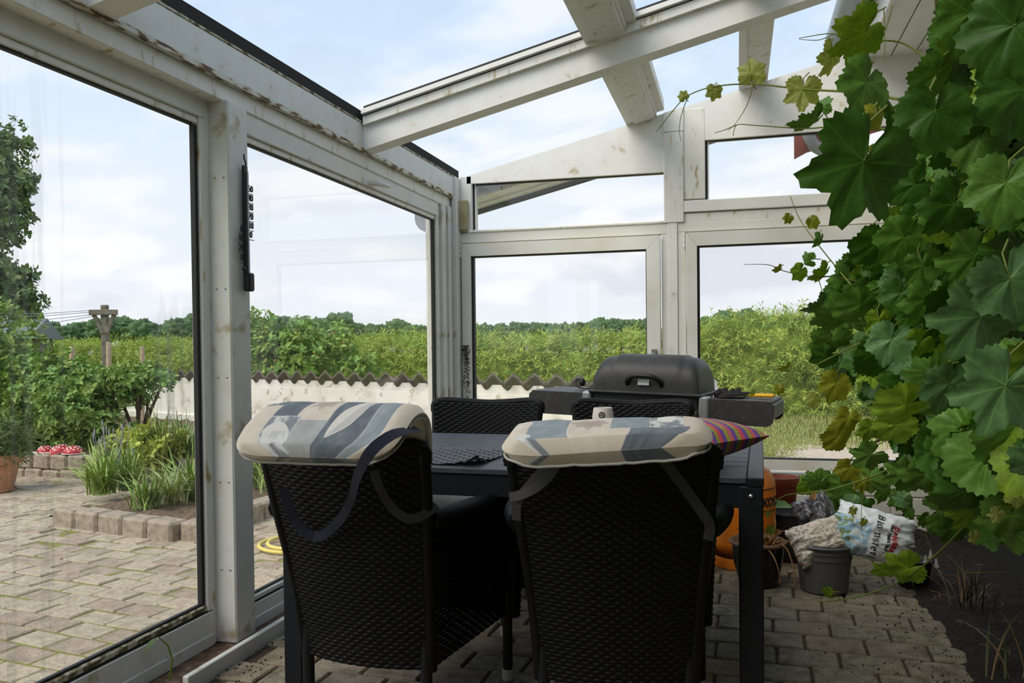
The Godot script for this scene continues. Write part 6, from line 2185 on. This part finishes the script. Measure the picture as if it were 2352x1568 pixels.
func build_vine() -> void:
	vine = thing("grapevine", "large grapevine with lobed leaves sprawling from the house wall into the room", "vine", Vector3.ZERO)
	stalks = MB.new()
	for q in [[1.0, 1, 0.12], [0.8, 2, 0.22], [0.5, 3, 0.1], [0.0, 4, 0.06], [0.6, 5, 0.42], [0.3, 6, 0.3], [0.9, 7, -0.08]]:
		leaf_shapes.append(grape_leaf(q[0], q[1], q[2]))
	var veins := vein_print()
	for q in [["dark", rgb8(82, 134, 40), 0.5], ["mid", rgb8(122, 174, 72), 0.5], ["grey", rgb8(120, 168, 108), 0.4], ["bright", rgb8(160, 200, 60), 0.6], ["pale", rgb8(214, 222, 124), 0.7], ["olive", rgb8(180, 186, 56), 0.65]]:
		var m := foliage("vine_" + q[0], q[1], 0.5, q[2])
		m.vertex_color_use_as_albedo = false
		m.albedo_texture = veins
		leaf_skins[q[0]] = m
	# shoots reaching into the room
	var gs: Material = mats.green_stem
	var br: Material = mats.brown_stem
	shoot([[2110, 235, 2.0], [1950, 211, 2.2], [1845, 205, 2.3], [1730, 193, 2.4], [1640, 199, 2.45], [1580, 220, 2.5], [1545, 255, 2.5], [1508, 302, 2.5]], 0.004, 0.0012, gs)
	shoot([[2190, 188, 2.3], [2080, 102, 2.4], [1990, 93, 2.4], [1915, 78, 2.45], [1880, 80, 2.45], [1835, 88, 2.45]], 0.0035, 0.001, gs)
	shoot([[2080, 300, 2.0], [1930, 290, 2.1], [1850, 295, 2.2], [1735, 288, 2.25], [1692, 287, 2.25], [1684, 312, 2.25]], 0.0032, 0.001, gs)
	shoot([[2352, 960, 1.7], [2200, 1010, 2.1], [2100, 1045, 2.5], [2010, 1092, 2.8], [1890, 1128, 3.0], [1800, 1138, 3.1], [1770, 1165, 3.1]], 0.005, 0.002, gs)
	shoot([[2400, 1130, 1.9], [2352, 1151, 2.0], [2246, 1182, 2.3], [2160, 1265, 2.7], [2077, 1330, 3.05], [1998, 1362, 3.25], [1931, 1377, 3.35], [1876, 1381, 3.4]], 0.005, 0.0022, gs)
	shoot([[1990, 650, 2.6], [1910, 635, 2.7], [1870, 637, 2.7], [1800, 622, 2.75], [1765, 608, 2.75], [1708, 607, 2.75]], 0.003, 0.0008, br)
	shoot([[1960, 660, 2.6], [1918, 610, 2.7], [1878, 560, 2.75], [1838, 505, 2.8], [1815, 450, 2.8]], 0.003, 0.001, gs)
	shoot([[1990, 780, 2.5], [1867, 842, 2.8], [1800, 880, 2.9], [1720, 907, 2.95], [1690, 912, 2.95]], 0.003, 0.001, gs)
	shoot([[2090, 1480, 2.6], [2050, 1420, 2.8]], 0.001, 0.001, gs, "tendril")
	for q in [[[1730, 193, 2.4], [1716, 240, 2.4], [1692, 280, 2.4], [1672, 300, 2.4]], [[1580, 220, 2.5], [1565, 265, 2.5], [1560, 300, 2.5], [1565, 325, 2.5]], [[1692, 287, 2.25], [1660, 300, 2.25], [1640, 305, 2.25]], [[1915, 78, 2.45], [1880, 92, 2.45], [1835, 90, 2.45]], [[2030, 20, 2.2], [2032, 90, 2.2], [2031, 150, 2.2]], [[2050, 12, 2.2], [2030, 80, 2.2], [1995, 160, 2.2]], [[1880, 640, 2.7], [1892, 680, 2.7], [1902, 710, 2.7]], [[2160, 1265, 2.7], [2205, 1310, 2.75], [2290, 1313, 2.7], [2330, 1312, 2.7]], [[2090, 1325, 3.05], [2112, 1380, 3.1], [2122, 1410, 3.1]], [[1931, 1377, 3.35], [1905, 1350, 3.35], [1886, 1320, 3.35]], [[2006, 1060, 2.8], [1984, 1130, 2.85], [1978, 1200, 2.85], [1984, 1240, 2.85]], [[2352, 620, 1.5], [2300, 740, 1.6], [2270, 800, 1.6], [2290, 860, 1.6]]]:
		shoot(q, 0.0016, 0.0007, gs, "tendril")
	# woody canes inside the mass
	for q in [[[2480, 1500, 2.6], [2330, 1000, 2.4], [2250, 700, 2.3], [2200, 400, 2.1], [2160, 100, 2.0], [2140, -120, 2.0]], [[2400, 400, 1.5], [2280, 520, 1.8], [2150, 640, 2.2], [2040, 740, 2.5]], [[2420, 160, 1.4], [2280, 210, 1.6], [2190, 230, 1.8], [2080, 300, 1.9]], [[2420, 700, 1.5], [2280, 850, 1.8], [2150, 940, 2.2], [2000, 1020, 2.6]], [[2500, 1000, 1.6], [2352, 830, 1.6], [2240, 640, 1.8], [2140, 430, 2.0]]]:
		shoot(q, 0.009, 0.004, br, "cane")
	# leaves that stand out one by one: stalk pixel, depth, width, roll, yaw, pitch, shape, skin
	for q in [
		[1985, 370, 0.95, 300, 20, 12, 8, 0, "dark"], [2150, 255, 1.05, 175, -10, -10, 10, 3, "dark"], [2330, 60, 1.0, 230, 30, -12, 14, 2, "dark"],
		[1990, 190, 1.25, 150, 30, 20, -8, 2, "mid"], [1985, 75, 1.9, 150, 45, 40, 10, 1, "bright"], [2012, 262, 1.0, 66, 15, 20, 0, 4, "olive"], [2008, 345, 1.0, 34, 0, 20, 0, 3, "olive"],
		[1727, 170, 2.4, 70, 178, 10, 0, 1, "pale"], [1846, 205, 2.3, 96, 5, -8, 5, 0, "pale"], [1641, 208, 2.45, 42, 5, 0, 10, 1, "pale"], [1570, 222, 2.5, 28, 150, 20, 0, 1, "pale"],
		[1888, 245, 2.2, 52, -170, 60, 0, 4, "mid"], [1868, 278, 2.2, 90, 50, 70, 10, 4, "mid"], [1910, 128, 2.3, 90, 20, 45, 0, 1, "pale"],
		[2150, 170, 1.6, 110, 25, 30, 20, 5, "mid"], [2200, 110, 1.7, 150, -10, 20, 15, 4, "dark"], [2230, 30, 1.5, 170, 10, 0, 25, 2, "mid"], [2050, 255, 1.5, 110, -30, 50, 10, 5, "dark"],
		[2090, 330, 1.6, 120, 0, 30, 10, 1, "dark"], [2250, 320, 1.5, 130, 20, -20, 20, 5, "mid"], [2310, 420, 1.3, 180, 15, -20, 15, 2, "mid"], [2190, 470, 1.6, 150, 30, 10, 15, 1, "dark"],
		[2075, 545, 1.9, 130, 30, 15, 20, 2, "mid"], [2120, 610, 1.9, 110, -20, -10, 20, 0, "mid"], [2010, 560, 2.2, 100, 30, 30, 15, 5, "dark"], [2240, 590, 1.5, 170, 25, 10, 20, 0, "mid"], [2320, 640, 1.3, 190, -15, -20, 10, 2, "grey"],
		[2130, 690, 1.9, 120, 20, 10, 15, 1, "mid"], [2255, 725, 1.35, 230, 28, 5, 20, 0, "grey"], [2310, 885, 1.25, 240, 20, -8, 12, 0, "grey"], [2180, 880, 1.5, 140, 10, 15, 15, 2, "grey"],
		[2048, 780, 2.0, 112, 20, -10, 5, 2, "grey"], [2015, 815, 2.1, 110, 40, 25, 10, 3, "dark"], [1925, 720, 2.6, 105, 38, 30, 20, 4, "mid"], [1975, 700, 2.4, 100, 45, 35, 20, 5, "mid"], [2020, 735, 2.3, 78, -5, 0, 10, 0, "bright"],
		[1885, 700, 2.6, 70, 40, 60, 10, 4, "grey"], [2110, 790, 2.0, 90, 35, 20, 25, 1, "bright"], [2080, 930, 1.7, 120, 55, 30, 20, 5, "bright"], [2145, 860, 1.8, 110, 70, 30, 15, 4, "mid"],
		[1920, 880, 2.6, 84, 20, 10, 0, 2, "olive"], [1948, 960, 2.4, 70, 20, 10, 0, 1, "olive"], [1870, 915, 2.7, 38, 10, 10, 0, 3, "pale"], [1808, 845, 2.85, 34, 60, 60, 0, 4, "olive"], [1790, 892, 2.9, 30, 0, 0, 0, 1, "olive"], [1731, 901, 2.95, 18, 60, 40, 0, 3, "pale"],
		[2060, 975, 2.0, 100, 30, 0, 35, 2, "bright"], [2000, 985, 2.3, 66, 10, 0, 20, 1, "bright"], [2000, 1045, 2.4, 92, 40, 5, 35, 0, "mid"], [1930, 1000, 2.6, 76, 30, 20, 10, 5, "olive"], [1950, 1075, 2.6, 64, 20, 0, 15, 2, "olive"],
		[2270, 1090, 1.75, 130, 50, 10, 30, 1, "mid"], [2320, 1020, 1.5, 150, 10, 0, 20, 2, "dark"], [2190, 1030, 1.9, 110, 20, 10, 20, 0, "dark"], [2130, 1090, 2.2, 120, 30, 10, 25, 1, "mid"], [2080, 1090, 2.5, 100, 60, 10, 30, 0, "mid"],
		[2085, 1305, 3.0, 100, 60, 10, 30, 1, "bright"], [2030, 1310, 3.1, 56, 60, 20, 35, 0, "bright"], [1905, 1362, 3.35, 34, 70, 20, 50, 3, "bright"], [1981, 1108, 2.9, 46, -5, 0, 0, 1, "olive"], [1960, 1172, 2.85, 26, 10, 10, 0, 0, "pale"], [1985, 1198, 2.85, 24, 20, 20, 0, 1, "pale"],
		[1880, 1105, 3.2, 62, 70, 20, 20, 4, "mid"], [1845, 1120, 3.2, 34, 40, 20, 0, 3, "bright"], [1930, 1110, 3.2, 66, 60, 10, 20, 2, "mid"], [1765, 1180, 3.1, 20, 20, 20, 0, 0, "pale"], [1770, 1215, 3.1, 26, -10, 10, 0, 0, "bright"],
		[1812, 500, 2.8, 28, 30, 10, 0, 1, "olive"], [1866, 508, 2.78, 36, -30, 10, 0, 2, "olive"], [1884, 548, 2.75, 40, 10, 40, 10, 4, "mid"], [1790, 618, 2.75, 26, 60, 50, 0, 4, "olive"], [1838, 622, 2.7, 46, 40, 20, 0, 2, "bright"], [1893, 625, 2.7, 60, 45, 50, 0, 4, "bright"], [1858, 597, 2.72, 40, 80, 30, 50, 4, "mid"],
		[2240, 1230, 2.2, 40, 0, 20, 0, 1, "pale"], [2290, 1180, 1.9, 44, 30, 0, 0, 0, "pale"], [2340, 1130, 1.6, 70, 0, 0, 10, 2, "pale"], [2160, 1200, 2.8, 60, 10, 0, 20, 3, "mid"], [2190, 1215, 2.6, 80, 20, 0, 20, 1, "dark"],
		[2210, 1130, 2.0, 140, 10, 0, 25, 4, "dark"], [2190, 1150, 2.4, 110, 60, 10, 25, 4, "mid"]]:
		vine_leaf(q[0], q[1], q[2], q[3], q[4], q[5], q[6], q[7], q[8])
	# the rest of the mass, sampled inside its outline
	var outline := PackedVector2Array([Vector2(1885, 800), Vector2(1900, 720), Vector2(1950, 640), Vector2(1985, 560), Vector2(2050, 480), Vector2(2110, 400), Vector2(2170, 300), Vector2(2200, 180), Vector2(2215, 60), Vector2(2230, -60), Vector2(2460, -60), Vector2(2460, 1180), Vector2(2330, 1235), Vector2(2220, 1225), Vector2(2140, 1120), Vector2(2070, 1095), Vector2(1990, 1105), Vector2(1900, 1100), Vector2(1960, 1080), Vector2(2080, 1060), Vector2(2090, 1000), Vector2(2060, 930), Vector2(1990, 900), Vector2(1920, 860)])
	var spots := []
	var tries := 0
	while spots.size() < 720 and tries < 9000:
		tries += 1
		var p := Vector2(rng.randf_range(1880, 2460), rng.randf_range(-60, 1240))
		if not Geometry2D.is_point_in_polygon(p, outline): continue
		var near := lerpf(2.75, 1.3, clampf((p.x - 1900.0) / 420.0, 0.0, 1.0)) + (0.5 if p.y > 1060 else 0.0)
		var d := near + absf(rng.randfn(0.0, 0.55)) + 0.08
		var at := at_depth(p.x, p.y, d)
		while at.x > 1.14 and d > 1.0:
			d -= 0.05
			at = at_depth(p.x, p.y, d)
		if at.y > 2.66 or at.y < 0.12 or at.z < -5.0: continue
		spots.append([p, d])
	# leaves hanging low against the wall under the window
	var low := PackedVector2Array([Vector2(1835, 1085), Vector2(2160, 1070), Vector2(2210, 1190), Vector2(2110, 1205), Vector2(2060, 1165), Vector2(1960, 1175), Vector2(1925, 1195), Vector2(1850, 1130)])
	var count := 0
	while count < 36:
		var p := Vector2(rng.randf_range(1830, 2210), rng.randf_range(1070, 1205))
		if not Geometry2D.is_point_in_polygon(p, low): continue
		count += 1
		vine_leaf(p.x, p.y, rng.randf_range(4.25, 4.75), rng.randf_range(40, 66), rng.randfn(20, 40), rng.randfn(0, 25), rng.randfn(10, 20), rng.randi(), ["mid", "bright", "mid", "dark", "grey"][rng.randi() % 5])
	var skins := ["dark", "mid", "dark", "grey", "mid", "bright", "dark", "mid"]
	spots.sort_custom(func(a, b): return a[1] < b[1])
	var inner := []
	for k in spots.size():
		var p: Vector2 = spots[k][0]
		var d: float = spots[k][1]
		var size := rng.randf_range(0.09, 0.155)
		if k < 160:
			vine_leaf(p.x, p.y, d, size * FOCAL / d, rng.randfn(20, 35), rng.randfn(8, 28), rng.randfn(18, 18), rng.randi(), skins[rng.randi() % 8])
		else:
			var bs := cam_basis * Basis(Vector3.BACK, deg_to_rad(-rng.randfn(15, 40))) * Basis(Vector3.UP, deg_to_rad(rng.randfn(5, 32))) * Basis(Vector3.RIGHT, deg_to_rad(rng.randfn(18, 22)))
			var at := at_depth(p.x, p.y, d)
			inner.append([Transform3D(bs.scaled_local(Vector3.ONE * size / 1.75), at), rng.randi() % 8])
			stalk(at, bs, size / 1.75)
	# unseen leaves added along the wall past the camera to cut bounce light
	for k in 420:
		var at := Vector3(1.14 - absf(rng.randfn(0.0, 0.16)), rng.randf_range(0.35, 2.6), rng.randf_range(-1.4, 1.1))
		if at.x - 0.1 < -0.32 * at.z + 0.12 and at.z < 0.0: continue
		var bs := Basis.from_euler(Vector3(rng.randfn(0.3, 0.3), -PI / 2 + rng.randfn(0.0, 0.4), rng.randfn(0, 0.4)))
		inner.append([Transform3D(bs.scaled_local(Vector3.ONE * rng.randf_range(0.05, 0.085)), at), rng.randi() % 8])
	var kinds := ["dark", "mid", "grey", "bright"]
	for w in 4:
		var places := []
		for q in inner:
			if skins[q[1]] == kinds[w]: places.append(q[0])
		copies(leaf_shapes[[2, 1, 5, 0][w]], places, "inner_and_added_leaves", leaf_skins[kinds[w]], vine)  # leaves inside the mass together with those added out of view
	part(stalks, "leaf_stalks", gs, vine).set_meta("kind", "stuff")
